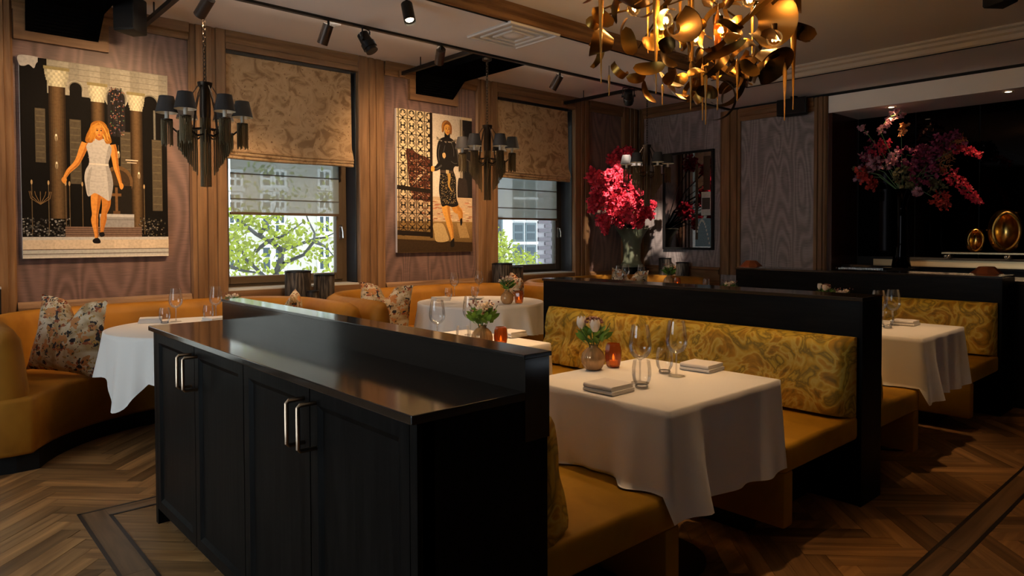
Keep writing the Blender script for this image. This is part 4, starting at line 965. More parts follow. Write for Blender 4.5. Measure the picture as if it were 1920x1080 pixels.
    P(strip2([(.655, .10), (.658, .114), (.652, .118)], [.005, .007, .010]), sd); P(smo([(.641, .127), (.654, .1245), (.668, .127), (.655, .1335)]), (.42, .07, .04))
picture('wall_picture', .705, 1.698, 1.197, 2.684, 'glossy photo of a woman in a grey dress walking through a columned hall', draw_hall)
picture('wall_picture', 3.920, 4.920, 1.185, 2.690, 'glossy photo of a woman in black beside an ornate iron gate', draw_gate)

# dark framed glossy picture on the back wall
t = thing('framed_picture', 'dark glossy framed picture on the back wall reflecting the red blossom', 'picture', (7.97, 5.34, 1.16))
g = G(); ya, yb, za, zb = 4.95, 5.74, 1.165, 2.485
g.box(7.955, 7.999, ya, ya+.03, za, zb); g.box(7.955, 7.999, yb-.03, yb, za, zb); g.box(7.955, 7.999, ya+.03, yb-.03, za, za+.03); g.box(7.955, 7.999, ya+.03, yb-.03, zb-.03, zb); g.build('frame', M['blackp'], t, world=True)
G().box(7.968, 7.999, ya+.03, yb-.03, za+.03, zb-.03).build('glass_panel', M['picglass'], t, world=True)
g = G(); k = 0
def q2(y0, y1, z0, z1, mi):
    global k; k += 1; g.m = mi; x = 7.9678-.00005*k; g.add([(x, y0, z0), (x, y1, z0), (x, y1, z1), (x, y0, z1)], [(0, 1, 2, 3)])
q2(4.99, 5.13, 1.62, 1.93, 0); q2(5.0, 5.12, 1.70, 1.85, 1); q2(4.99, 5.22, 1.21, 1.58, 2); q2(5.0, 5.10, 1.95, 2.40, 3); q2(5.18, 5.22, 1.3, 2.3, 3)
for i in range(14): q2(5.0+i*.014, 5.018+i*.014, 1.24+.30*math.sin(i*.2), 1.27+.3*math.sin(i*.2), 0)
g.build('print', [prc((.42, .44, .42)), prc((.05, .045, .04)), prc((.12, .20, .25)), prc((.05, .035, .025))], t, world=True, fix=False)

# ================================================================== CEILING FIXTURES
def duct(x0, x1, label):
    t = thing('air_duct', label, 'air duct', ((x0+x1)/2, 5.5, 2.865), 0, 'black ceiling air ducts')
    G().prism([(W-.047, 2.867), (W-.047, ZU-.002), (4.76, ZU-.002), (4.76, 3.03), (5.94, 3.03)], 0, x0+.002, x1-.002).build('casing', M['ductm'], t, world=True)
    g = G()
    for i in range(7): yy = 5.98+.026*i; zz = 3.03-(yy-5.94)/(W-.047-5.94)*.163; g.box(x0+.05, x1-.05, yy, yy+.008, zz-.014, zz-.001)
    g.build('grille', M['ductm'], t, world=True)
duct(.745, 1.215, 'black air duct in the ceiling above the grey-dress photo'); duct(4.154, 4.649, 'black air duct in the ceiling above the gate photo')
o = G().box(XL+.05, 7.98, 4.722, 4.757, ZN-.018, ZN+.016).build('lighting_track', M['blackm']); tag(o, 'long black lighting track along the ceiling step', 'track')
G().box(XL+.1, 5.6, 4.745, 4.756, ZN+.016, ZN+.022).build('added_glow_strip', M['led'], o, world=True)      # glowing strip with no seen source, added to brighten the raised ceiling
u = lamp('AREA', 'added_ceiling_fill', (1.6, 4.765, ZN+.03), 55, (1, .89, .79), shape='RECTANGLE', size=8.0, size_y=.02, spread=math.radians(110)); u.rotation_euler = Vector((0, .42, .90)).to_track_quat('-Z', 'Y').to_euler()  # added area light that fills the raised ceiling, no fixture seen
for x, l in ((1.52, 'above the tall lantern chandelier nearest the sideboard'), (3.975, 'left of the duct above the gate photo'), (6.40, 'above the far window by the corner')):
    t = thing('cross_track', 'black cross rail from wall to lighting track '+l, 'rail', (x, 5.45, 3.03))
    G().box(x-.018, x+.018, 4.76, W-.055, 3.028, 3.064).build('rail', M['blackm'], t, world=True)
    G().box(x-.035, x+.035, W-.075, W-.055, 3.01, 3.08).build('wall_bracket', M['oak_x'], t, world=True)
    g = G(); g.tube([(x, 5.0, 3.06), (x, 5.0, ZU)], .006, 6); g.tube([(x, 5.8, 3.06), (x, 5.8, ZU)], .006, 6); g.build('hanger', M['blackm'], t, world=True)
def spot(loc, aim, label, mat='bronze_spot', e=160, ang=95, L=.15, r=.040, blend=1.0, col=WARM):
    t = thing('spotlight', label, 'spotlight', loc, 0, 'small cylindrical ceiling spots')
    d = (Vector(aim)-Vector(loc)).normalized(); p0 = Vector((0, 0, -.02))
    G().tube([(0, 0, .0), (0, 0, -.035)], .009, 8).build('mount', M['blackm'], t, smooth=True)
    a = Vector((0, 0, -.03)); b_ = a+d*L
    G().tube([a, b_], r, 20, cap=False).build('barrel', M[mat], t, smooth=True)
    g = G(); g.tube([a, a+d*.004], r*.98, 20); g.build('back_plate', M[mat], t)
    g = G(); g.tube([a+d*(L-.022), a+d*(L-.020)], r*.72, 18); g.build('lens', M['led'], t)
    lp = Vector(loc)+a+d*(L+.004)
    lamp('SPOT', 'spot_light', lp, e, col, spot_size=math.radians(ang), spot_blend=blend, shadow_soft_size=.03, aim=lp+d)
TY = 4.74; TZ = ZN-.018
spot((1.58, TY, TZ), (1.25, 6.15, 1.9), 'bronze ceiling spot beside the chain of the nearest small chandelier', e=105)
spot((2.43, TY, TZ), (2.15, 5.9, .8), 'bronze ceiling spot next to the smoke detector', e=105)
spot((3.456, TY, TZ), (4.2, 6.15, 1.9), 'bronze ceiling spot just in front of the black duct', e=105)
spot((4.888, TY, TZ), (4.5, 6.0, 1.0), 'bronze ceiling spot above the far window blind', e=105)
spot((2.65, 4.03, ZN), (2.4, 3.0, .75), 'dark ceiling spot with glowing lens near the top edge', 'blackm', e=120, ang=60)
spot((2.25, 1.45, ZC), (2.38, 1.72, .75), 'ceiling spot over the nearest white table, above the picture', 'blackm', e=60, ang=40)
spot((2.30, 2.60, ZC), (2.36, 3.1, .75), 'ceiling spot over the table behind the sideboard, above the picture', 'blackm', e=60, ang=42)
spot((4.70, 1.40, ZC), (4.80, 1.70, .75), 'ceiling spot over the table between the dividers, above the picture', 'blackm', e=70, ang=38)
def projector(loc, aim, label, e):
    t = thing('theatre_spot', label, 'spotlight', loc, 0, 'black theatre spots on the track')
    d = (Vector(aim)-Vector(loc)).normalized(); a = Vector((0, 0, -.09))
    s = d.cross(Vector((0, 0, 1))).normalized()
    g = G(); g.tube([s*.06+a, s*.06, -s*.06, -s*.06+a], .007, 6); g.build('yoke', M['blackm'], t)
    G().tube([a-d*.07, a-d*.06, a+d*.02, a+d*.025, a+d*.07, a+d*.072, a+d*.10], [.03, .045, .048, .056, .056, .048, .048], 18).build('barrel', M['blackm'], t, smooth=True)
    G().tube([a+d*.1001, a+d*.101], .038, 16).build('lens', M['led' if e else 'blackm'], t)
    for q in (1, -1): G().tube([a+s*q*.05, a+s*q*.075], .013, 10).build('knob', M['blackm'], t)
    if e:
        lp = Vector(loc)+a+d*.11; lamp('SPOT', 'theatre_light', lp, e, (1, .80, .62), spot_size=math.radians(38), spot_blend=.5, shadow_soft_size=.03, aim=lp+d)
projector((2.745, TY, TZ), (3.6, 3.4, .3), 'black theatre spot hanging from the track beside the bronze spot', 0)
projector((5.95, TY, TZ), (7.15, 5.65, 1.7), 'black theatre spot on the track aimed at the red blossom', 430)
t = thing('smoke_detector', 'small white smoke detector on the ceiling beside the spot', 'detector', (2.80, 5.35, ZU-.035))
G().lathe([(.03, 0), (.05, .012), (.055, .035)], 20, closed=True).build('body', M['white'], t, smooth=True); G().lathe([(.012, -.004), (.014, .001)], 10, closed=True).build('sensor', M['ventm'], t)
t = thing('ceiling_vent', 'square white ceiling air diffuser with a lit edge', 'vent', (3.75, 4.15, ZN-.004))
G().box(3.48, 4.02, 3.89, 4.42, ZN-.006, ZN+.0).build('plate', M['ventm'], t, world=True)
g = G()
for (a, b_) in ((.265, .245), (.19, .17), (.12, .10)):
    for (x0, x1, y0, y1) in ((-a, a, -a, -b_), (-a, a, b_, a), (-a, -b_, -b_, b_), (b_, a, -b_, b_)): g.box(3.75+x0, 3.75+x1, 4.155+y0, 4.155+y1, ZN-.018, ZN-.006)
g.build('louvre_frame', M['white'], t, world=True); G().lathe([(.001, -.022), (.06, -.02), (.085, -.006)], 16, (3.75, 4.155, ZN)).build('centre_plate', M['white'], t, world=True, smooth=True)
def speaker(loc, aim, w_, h, d_, label, rz):
    t = thing('loudspeaker', label, 'loudspeaker', loc, rz, 'black loudspeakers')
    G().prism([(-w_/2, -d_/2), (w_/2, -d_/2), (w_*.36, d_/2), (-w_*.36, d_/2)], 2, -h, -.03).build('cabinet', M['blackp'], t, bevel=.012, smooth=True)
    G().box(-w_*.45, w_*.45, -d_/2-.006, -d_/2, -h+.015, -.045).build('grille', M['blackm'], t)
    G().box(-.03, .03, -.03, .03, -.035, 0).build('bracket', M['blackm'], t)
s1 = on(235, 12, 1, 5.75); speaker((s1.x+.035, 5.72, ZU), None, .17, .29, .18, 'black loudspeaker under the ceiling beside the left duct', -.9)
G_sp = speaker((7.93-.08, 3.82, ZN-.0), None, .36, .22, .15, 'wide black loudspeaker high on the back wall', -PI/2)
speaker((5.75, 1.32, ZC), None, .16, .15, .16, 'black loudspeaker at the top edge near the bar', 2.5)
# ================================================================== SMALL FRINGED CHANDELIERS
def make_chandelier(top_z):
    t = thing('fringe_chandelier', '', 'chandelier', (0, 0, 0), 0, 'small black fringe chandeliers')   # origin at the ceiling
    H = top_z; z = lambda a: a-H
    G().lathe([(.045, -.001), (.045, -.02), (.012, -.035)], 16, closed=True).build('canopy', M['chain'], t, smooth=True)
    n = int(round((top_z-2.435)/.0275)); top, bot = -.035, z(2.40); stp = (bot-top)/n
    for i in range(n):
        zc = top+stp*(i+.5); g = G(); a = (i % 2)*PI/2; hl = abs(stp)*.68; r = .011
        pts = [(r*math.cos(q)*math.cos(a), r*math.cos(q)*math.sin(a), zc+hl*math.sin(q)) for q in [k*2*PI/10 for k in range(11)]]
        g.tube(pts, .0028, 5, cap=False); g.build('chain_link', M['chain'], t, smooth=True)
    G().lathe([(.004, z(2.405)), (.05, z(2.40)), (.045, z(2.375)), (.034, z(2.36)), (.036, z(2.2)), (.03, z(2.1)), (.012, z(2.0))], 14).build('hub', M['chain'], t, smooth=True)
    R = .235
    for k in range(6):
        a = k*PI/3+.28; ca, sa = math.cos(a), math.sin(a); zz = 2.135
        P = lambda r, h: (r*ca, r*sa, z(h))
        ar = G().tube([P(.03, 2.05), P(.09, 2.03), P(.16, 2.045), P(.21, 2.09), P(R, zz)], .006, 6).build('arm', M['chain'], t, smooth=True)
        G().tube([P(.045, 2.375), P(.085, 2.31), P(.12, 2.22), P(.15, 2.06)], .004, 5).build('stay', M['chain'], t, smooth=True)
        c = (R*ca, R*sa, 0)
        sh = G().lathe([(.070, z(2.180)), (.046, z(2.290))], 20, c).build('lamp_shade', M['shade_black'], t, smooth=True, fix=False)
        G().lathe([(.0685, z(2.180)), (.0445, z(2.289))], 20, c).build('shade_lining', M['shade_in'], sh, smooth=True, fix=False)
        G().lathe([(.045, z(2.288)), (.002, z(2.288))], 14, c).build('shade_top', M['shade_black'], sh, fix=False)
        G().lathe([(.013, z(zz)), (.013, z(2.20))], 10, c, closed=True).build('candle_sleeve', M['sleeve'], t, smooth=True)
        G().ball((c[0], c[1], z(2.222)), .014, 8, 6, 1.4).build('bulb', M['led_small'], t, smooth=True)
        G().lathe([(.018, z(zz-.012)), (.036, z(zz-.004)), (.036, z(zz+.004)), (.012, z(zz+.006))], 16, c).build('drip_pan', M['chain'], t, smooth=True)
        g = G()
        for j in range(22):
            b_ = j*2*PI/22; x, y = c[0]+.034*math.cos(b_), c[1]+.034*math.sin(b_); L_ = .165+.012*math.sin(j*2.1); g.tube([(x, y, z(zz-.004)), (x, y, z(zz-L_))], .0036, 3, cap=False)
        f = g.build('cup_fringe', M['fringe'], t, fix=False); f['kind'] = 'stuff'
    for k in range(6):                        # hanging chain curtains on radial bars, longer towards the middle
        a = k*PI/3+.28+PI/6; g = G(); ca, sa = math.cos(a), math.sin(a)
        for j in range(11):
            r = .062+.0132*j; tp = 2.085-.03*(j/10); bt = 1.775+1.35*(r-.062)+.006*math.sin(j*2.3)
            g.tube([(r*ca, r*sa, z(tp)), (r*ca, r*sa, z(bt))], .0042, 4, cap=False)
        f = g.build('fringe_curtain', M['fringe'], t, fix=False); f['kind'] = 'stuff'
        G().tube([(.03*ca, .03*sa, z(2.09)), (.10*ca, .10*sa, z(2.078)), (.195*ca, .195*sa, z(2.05))], .006, 6).build('fringe_bar', M['chain'], t, smooth=True)
    g = G()
    for j in range(20): b_ = j*2*PI/20; g.tube([(.032*math.cos(b_), .032*math.sin(b_), z(2.16)), (.032*math.cos(b_), .032*math.sin(b_), z(1.695))], .0042, 3, cap=False)
    f = g.build('centre_fringe', M['fringe'], t, fix=False); f['kind'] = 'stuff'
    return t
M['led_small'] = pm('led_small', (1, .8, .5), .5, emit=(1, .70, .36), es=1.6)
ch = make_chandelier(ZU)
CP = [(1.595, 4.90), (4.20, 5.03), (6.49, 4.90)]
ch.location = (*CP[0], ZU); ch.rotation_euler = (0, 0, .4538); ch['label'] = 'black fringe chandelier hanging by the photo of the grey dress'
c2 = make_chandelier(3.03); c2.location = (*CP[1], 3.03); c2.rotation_euler = (0, 0, .07); c2['label'] = 'black fringe chandelier hanging below the black duct by the gate photo'
dup(ch, (*CP[2], ZU), 'black fringe chandelier hanging in front of the red blossom', -.157)
for i, (x, y) in enumerate(CP):
    lamp('POINT', 'chandelier_light', (x, y, 2.12), 5.0, WARM, shadow_soft_size=.03)

# ================================================================== BIG GOLD CHANDELIER
CX, CYY, = 3.40, 2.262
bc = thing('gold_chandelier', 'large chandelier of curled gold leaves, amber glass drops and glowing bulbs', 'chandelier', (CX, CYY, ZC))
Rn = random.Random(5)
G().lathe([(.16, -.001), (.16, -.025), (.03, -.05)], 24, closed=True).build('canopy', M['goldd'], bc, smooth=True)
g = G(); g.tube([(0, 0, -.05), (0, 0, -.75)], .018, 10)
for k in range(10):
    a = k*PI/5; g.tube([(0, 0, -.30-.04*(k % 3)), (.25*math.cos(a), .25*math.sin(a), -.36-.03*(k % 2)), (.52*math.cos(a), .52*math.sin(a), -.40-.07*(k % 3))], .006, 5)
g.build('frame', M['goldd'], bc, smooth=True)
vright = Vector((RT.x, RT.y, 0)).normalized(); vdep = Vector((FWD.x, FWD.y, 0)).normalized()
def loc(r, d, z): p = vright*r+vdep*d; return Vector((p.x, p.y, z))
def frame_of(n, tw):
    n = n.normalized(); s = n.orthogonal().normalized(); s = Matrix.Rotation(tw, 3, n) @ s; return s, n.cross(s), n
def leaf_plate(c, n, tw, l, w_, curl, mat):
    s, t_, n = frame_of(n, tw); g = G()
    def fn(u, v):
        a = 2*u-1; b_ = 2*v-1; wd = math.sqrt(max(0, 1-abs(b_)**2.4)); x = a*w_*.5*wd; y = b_*l*.5
        h = curl*(y*y/(l*l)*4*.16*l+x*x/(w_*w_)*4*.05*w_); return c+s*x+t_*y+n*h
    g.grid(fn, 7, 11); n0 = len(g.V); g.grid(lambda u, v: fn(u, v)-n*.003, 7, 11)
    g.build('gold_leaf', M[mat], bc, smooth=True, angle=180, fix=False)
def ribbon(c, n, tw, r, w_, a0, a1, mat, spiral=0):
    s, t_, n = frame_of(n, tw); g = G()
    def fn(u, v): a = a0+(a1-a0)*u; k = r*(1+spiral*u); return c+s*k*math.cos(a)+t_*k*math.sin(a)+n*w_*(v-.5)*(.45+.55*math.sin(PI*min(1, max(0, u))*.9+.15))
    g.grid(fn, 26, 3); g.grid(lambda u, v: (lambda p: p+(c-p).normalized()*.003)(fn(u, v)), 26, 3)
    g.build('gold_ribbon', M[mat], bc, smooth=True, angle=180, fix=False)
def curled_cup(c, n, tw, r, l, mat):
    s, t_, n = frame_of(n, tw); g = G()
    def fn(u, v): a = -2.35+4.7*u; k = r*(.45+.75*v); return c+s*k*math.cos(a)+t_*k*math.sin(a)+n*l*(v-.5+.22*math.cos(a*1.1)*v)
    g.grid(fn, 22, 7); g.grid(lambda u, v: (lambda p: p+(c-p).normalized()*.0035)(fn(u, v)), 22, 7)
    g.build('gold_shell', M[mat], bc, smooth=True, angle=180, fix=False)
for k in range(104):
    a = Rn.uniform(0, 2*PI); rr = .60*math.sqrt(Rn.uniform(.10, 1)); zz = Rn.uniform(-.98, -.22); rr *= 1-.45*max(0, (-zz-.68)/.3)
    c = Vector((rr*math.cos(a), rr*math.sin(a), zz)); n = Vector((Rn.gauss(0, 1), Rn.gauss(0, 1), Rn.gauss(0, .7))); tw = Rn.uniform(0, 6.28); mt = 'gold' if Rn.random() < .5 else 'goldd'
    if k % 3 == 0: leaf_plate(c, n, tw, Rn.uniform(.11, .19), Rn.uniform(.05, .09), Rn.choice((-1.4, 1.4, 1)), mt)
    elif k % 3 == 1: ribbon(c, n, tw, Rn.uniform(.05, .12), Rn.uniform(.025, .055), 0, Rn.uniform(2.6, 5.2), mt, Rn.uniform(0, .5))
    else: leaf_plate(c, n, tw, Rn.uniform(.08, .13), Rn.uniform(.06, .09), Rn.choice((-2, 2)), mt)
# larger shells and leaves that stand out in the view
for (r, d, zz, nx, nd, nz, R_, L_, mt) in ((.30, -.30, -.62, .5, -1, -.2, .14, .20, 'goldd'), (-.36, -.25, -.42, -.5, -.8, .6, .15, .24, 'goldd'), (.52, -.1, -.42, 1, -.3, .3, .11, .16, 'goldd'), (-.16, -.38, -.66, .2, -1, -.1, .10, .15, 'goldd'), (.05, -.36, -.52, -.3, -1, .2, .09, .14, 'gold'), (-.50, .05, -.62, -1, -.2, .2, .10, .15, 'goldd'), (.36, -.2, -.80, .6, -.6, -.6, .12, .14, 'goldd'), (.18, -.2, -.28, .2, -.7, .8, .14, .2, 'goldd')):
    curled_cup(loc(r, d, zz), loc(nx, nd, nz), 2.0+r*3, R_*.8, L_*.8, mt)
for (r, d, zz, tw, l, w_, mt) in ((-.12, -.42, -.34, .3, .22, .12, 'goldd'), (-.40, -.28, -.72, .9, .16, .08, 'gold'), (-.30, -.30, -.86, 2.3, .17, .07, 'gold'), (.06, -.40, -.80, 1.3, .24, .05, 'gold'), (.20, -.38, -.88, .2, .12, .07, 'gold'), (-.52, -.15, -.55, 1.5, .15, .08, 'gold'), (.30, -.42, -.36, 2.0, .18, .12, 'goldd'), (.58, -.12, -.62, .6, .15, .1, 'goldd')):
    leaf_plate(loc(r, d, zz), loc(.25*r, -1, .1), tw, l, w_, 1.3, mt)
bulbs = [(-.22, -.34, -.62), (.08, -.30, -.66), (.34, -.36, -.72), (.02, -.25, -.30), (.28, -.15, -.45), (-.30, .15, -.40), (.10, .25, -.55), (-.42, -.05, -.38), (.42, .12, -.40)]
for (r, d, zz) in bulbs:
    p = loc(r, d, zz)
    b_ = G().ball(p, .042, 14, 10).build('bulb', M['bulb'], bc, smooth=True, angle=180)
    g = G()
    for q in range(5): a = q*1.256; g.tube([p+Vector((.008*math.cos(a), .008*math.sin(a), .016)), p+Vector((.014*math.cos(a), .014*math.sin(a), -.014))], .0022, 4)
    g.build('filament', M['filament'], b_, fix=False)
    G().tube([p+Vector((0, 0, .04)), p+Vector((0, 0, .075))], .014, 10).build('socket', M['goldd'], bc, smooth=True)
    lamp('POINT', 'gold_chandelier_light', Vector((CX, CYY, ZC))+p+Vector((0, 0, -.001)), 8, (1, .64, .31), shadow_soft_size=.02)
for (px, t0, t1, rad, dd) in ((1127, -40, 157, .016, -.3), (1230, -25, 176, .020, -.35), (1345, 20, 207, .021, -.35), (1487, 0, 206, .021, -.2), (1471, 118, 226, .012, -.25), (1295, 115, 206, .011, -.3), (1317, 120, 226, .011, -.2), (1323, 128, 234, .010, -.35), (1242, 158, 198, .009, -.2), (1142, 140, 180, .009, -.1), (1382, 110, 190, .010, -.25), (1215, -10, 100, .012, .2), (1410, -20, 120, .013, .2), (1275, -30, 90, .012, .3)):
    dz = (Vector((CX, CYY, 0))+vdep*dd).dot(FWD)/1.0
    def atd(py): d = FWD+RT*((px-960)/FPX)-UP*((py-CY)/FPX); return Vector((0, 0, EYE))+d*(dz+.04)
    a, b_ = atd(t0), atd(t1); L_ = (a-b_).length; p = Vector((b_.x-CX, b_.y-CYY, b_.z-ZC))
    g = G().lathe([(.001, 0), (.004, .004), (.0032, L_*.10), (rad*.45, L_*.40), (rad*.8, L_*.66), (rad, L_*.82), (rad*.8, L_*.92), (rad*.3, L_*.985), (.002, L_)], 10, p)
    dr = g.build('glass_drop', M['amber_glass'], bc, smooth=True, angle=180, fix=False)
    G().tube([p+Vector((0, 0, L_)), p+Vector((0, 0, L_+.05))], .002, 4).build('hook', M['goldd'], dr)

# ================================================================== RED BLOSSOM IN THE CORNER
ux, uy = 7.61, 6.00
t = thing('pedestal_stand', 'dark stand under the green urn in the corner', 'stand', (ux, uy, 0))
G().box(ux-.13, ux+.13, uy-.13, uy+.13, .0, .90).build('body', M['blackp'], t, world=True); G().box(ux-.14, ux+.14, uy-.14, uy+.14, .90, .925).build('top', M['blackh'], t, world=True)
t = thing('garden_urn', 'weathered green fluted urn holding red blossom branches', 'urn', (ux, uy, .925))
G().lathe([(.001, .001), (.145, .001), (.15, .03), (.13, .06), (.115, .10), (.12, .30), (.145, .40), (.19, .48), (.225, .525), (.215, .535), (.17, .47)], 28).build('body', M['urn'], t, smooth=True)
t = thing('blossom_branches', 'big spray of crimson blossom branches standing in the green urn', 'flowers', (ux, uy, 1.40))
blobs = [(1166, 292, 20), (1150, 300, 14), (1178, 286, 14), (1160, 322, 16), (1140, 330, 14), (1112, 330, 18), (1125, 345, 18), (1150, 345, 20), (1168, 335, 14), (1120, 372, 20), (1140, 368, 22), (1165, 372, 24), (1190, 368, 18), (1115, 385, 16), (1150, 395, 24), (1178, 395, 26), (1200, 392, 20), (1130, 415, 16), (1160, 415, 16), (1196, 415, 16), (1215, 400, 16), (1185, 350, 12), (1135, 430, 10), (1225, 385, 8)]
gb = G(); gs = G()
for (px, py, r) in blobs:
    p = on(px, py, 1, uy+random.uniform(-.60, -.18)); rr = .82*r*p.dot(FWD)/FPX
    gs.tube([(ux+random.uniform(-.05, .05), uy, 1.40), ((ux+p.x)/2, (uy+p.y)/2, (1.5+p.z)/2+.08), p], .006, 5)
    for _ in range(int(4.2*r)):
        d = rdir(); q = p+d*rr*random.uniform(.25, 1.1)
        for _2 in range(3): petal_geo(gb, q, rdir(), .045, .040, .6)
o = gb.build('blossom', M['magenta'], t, world=True, fix=False); o['kind'] = 'stuff'; gs.build('branches', M['bark'], t, world=True, fix=False)
t = thing('side_table', 'low dark narrow table with dark pots below the framed picture', 'table', (7.85, 5.47, 0)); G().box(-.10, .10, -.32, .32, .77, .80).build('top', M['blackh'], t)
for a in (-1, 1): G().box(-.08, .08, a*.28-.015, a*.28+.015, 0, .77).build('leg', M['blackm'], t)
lantern((7.85, 5.62, .80), .085, .25, 'dark pot beside the green urn in the far corner'); lantern((7.85, 5.34, .80), .085, .20, 'smaller dark pot on the narrow table below the framed picture')

# ================================================================== BAR NICHE
t = thing('back_bar', 'black back bar with a bronze lit band in the niche', 'bar counter', (8.45, 1.2, 0))
G().box(8.30, 8.70, -1.2, 3.43, 0, .985).build('carcass', M['blackp'], t, world=True); G().box(8.26, 8.70, -1.2, 3.43, .985, 1.012).build('countertop', M['blacktop'], t, world=True)
G().box(8.58, 8.60, -1.2, 3.20, 1.012, 1.075).build('bronze_band', M['bronze'], t, world=True); G().box(8.56, 8.70, -1.2, 3.24, 1.075, 1.10).build('shelf_plinth', M['blackp'], t, world=True)
t = thing('rail_shelf', 'thin brass rail shelf above the bronze band', 'shelf', (8.5, 1.2, 1.15))
G().box(8.40, 8.66, -1.2, 2.44, 1.150, 1.166).build('shelf_board', M['bronze'], t, world=True)
for y in (2.40, 1.86, 1.32): G().ball((8.42, y, 1.125), .022, 12, 8).build('ball_foot', M['steel'], t, world=True, smooth=True); G().box(8.42, 8.64, y-.01, y+.01, 1.10, 1.150).build('bracket', M['blackm'], t, world=True)
lamp('AREA', 'bar_strip_light', (8.50, 1.3, 1.14), 3.5, WARM, shape='RECTANGLE', size=.03, size_y=3.2)
def gold_egg(loc, h, label):
    t = thing('gold_vase', label, 'vase', loc, math.radians(200), 'egg-shaped gold vases'); r = h*.42
    g = G()
    def fo(u, v):   # opening narrows at top and bottom so the rim reads as an oval cut
        th = PI*v; op = .95*max(0, math.sin(PI*min(1, max(0, (v-.16)/.70))))**.5 if .16 < v < .86 else 0; a = op+u*(2*PI-2*op); k = max(0, math.sin(th))**.8+1e-4; return (r*k*math.cos(a), r*.8*k*math.sin(a), h*.5-h*.5*math.cos(th))
    g.grid(fo, 40, 26); g.build('shell', M['goldv'], t, smooth=True, angle=180, fix=False)
    g = G(); g.grid(lambda u, v: (lambda p: (p[0]*.84+.004, p[1]*.84, (p[2]-h*.5)*.88+h*.5))(fo(u, v)), 40, 26); g.build('inner_wall', M['goldv'], t, smooth=True, angle=180, fix=False)
    g = G(); rim = []
    for k in range(40):
        q = k/40*2*PI; v = .51-.35*math.cos(q); op = .95*max(0, math.sin(PI*min(1, max(0, (v-.16)/.70))))**.5*(1 if math.sin(q) > 0 else -1); kk = max(0, math.sin(PI*v))**.8
        rim.append((r*.93*kk*math.cos(op), r*.8*.93*kk*math.sin(op), h*.5-h*.48*math.cos(PI*v)))
    g.tube(rim+rim[:1], r*.09, 8, cap=False); g.build('rim', M['goldv'], t, smooth=True)
v1 = on(1828, 470, 0, 8.5); v2 = on(1884, 470, 0, 8.5)
gold_egg((8.5, v1.y, 1.167), .255, 'small egg-shaped gold vase on the bar shelf'); gold_egg((8.5, v2.y, 1.167), .44, 'large egg-shaped gold vase on the bar shelf')
# flower arrangement in a tall dark vase
fy = on(1690, 470, 0, 8.15).y
t = thing('tall_vase', 'tall dark glass vase in the bar niche', 'vase', (8.15, fy, 1.0)); G().lathe([(.001, 0), (.09, 0), (.095, .02), (.06, .25), (.055, .7), (.09, .85), (.085, .85), (.05, .7)], 20).build('body', M['mirror'], t, smooth=True)
t2 = thing('vase_stand', 'dark stand carrying the tall vase in the bar niche', 'stand', (8.15, fy, 0)); G().box(8.03, 8.25, fy-.14, fy+.14, 0, .97).build('body', M['blackp'], t2, world=True); G().box(8.02, 8.26, fy-.15, fy+.15, .97, 1.0).build('top', M['blacktop'], t2, world=True)
t = thing('flower_arrangement', 'sprawling arrangement of pink, plum and red flowers against the dark bar mirror', 'flowers', (8.15, fy, 1.8))
base = Vector((8.15, fy, 1.80)); br = G()
def spray(pts, mat, nm, r0, r1, n, l, w_):
    g = G(); P = [on(px, py, 0, 8.12+random.uniform(-.06, .1)) for px, py in pts]
    br.tube([base, (base+P[0])/2+Vector((0, 0, .08)), P[0]]+P[1:], .004, 4)
    for k in range(n):
        s = k/(n-1)*(len(P)-1); i = min(int(s), len(P)-2); c = P[i].lerp(P[i+1], s-i); rr = r0+(r1-r0)*k/(n-1)
        q = c+rdir()*rr
        for _ in range(4): petal_geo(g, q, rdir(), l*.8, w_*.8, .6)
    g.build(nm, M[mat], t, world=True, fix=False)['kind'] = 'stuff'
spray([(1650, 245), (1665, 220), (1690, 212)], 'pink', 'cherry_sprig', .05, .05, 34, .045, .04); spray([(1622, 245), (1612, 236)], 'pink', 'cherry_sprig', .03, .02, 8, .04, .035)
spray([(1690, 250), (1697, 232)], 'rust', 'yellow_bloom', .03, .03, 18, .045, .04)
spray([(1640, 300), (1660, 265)], 'magenta', 'red_spike', .09, .05, 60, .04, .03); spray([(1625, 310), (1635, 270)], 'plum', 'plum_spike', .08, .05, 46, .04, .03)
spray([(1660, 310), (1680, 290)], 'pink', 'pale_bloom', .06, .05, 34, .05, .045); spray([(1612, 330), (1640, 305), (1620, 292)], 'pink', 'orchid_bloom', .06, .05, 40, .06, .05)
spray([(1610, 320), (1625, 340), (1638, 348)], 'scarlet', 'red_bloom', .05, .05, 36, .055, .05); spray([(1600, 318), (1608, 322)], 'sage', 'green_bud', .02, .02, 8, .04, .03)
spray([(1700, 290), (1740, 300), (1730, 330)], 'plum', 'plum_cloud', .13, .12, 150, .05, .04); spray([(1760, 270), (1790, 265), (1740, 280)], 'plum', 'dusky_cloud', .10, .10, 90, .05, .04)
spray([(1695, 330), (1705, 340)], 'sage', 'hydrangea_head', .11, .11, 110, .04, .035); spray([(1765, 315), (1780, 285), (1805, 258)], 'rust', 'amber_grass', .06, .03, 70, .06, .015)
spray([(1790, 280), (1815, 282), (1838, 292)], 'magenta', 'red_spike', .05, .03, 56, .035, .025); spray([(1780, 325), (1800, 345), (1818, 362), (1836, 378)], 'magenta', 'berry_spike', .07, .03, 110, .04, .03)
spray([(1750, 370), (1772, 372), (1768, 385)], 'scarlet', 'red_lily', .06, .05, 50, .05, .03); spray([(1720, 358), (1722, 362)], 'pink', 'rose_bloom', .03, .03, 26, .045, .045); spray([(1740, 345), (1760, 350)], 'sage', 'leaf_sprig', .06, .05, 30, .06, .03)
br.build('stems', M['stem'], t, world=True, fix=False)
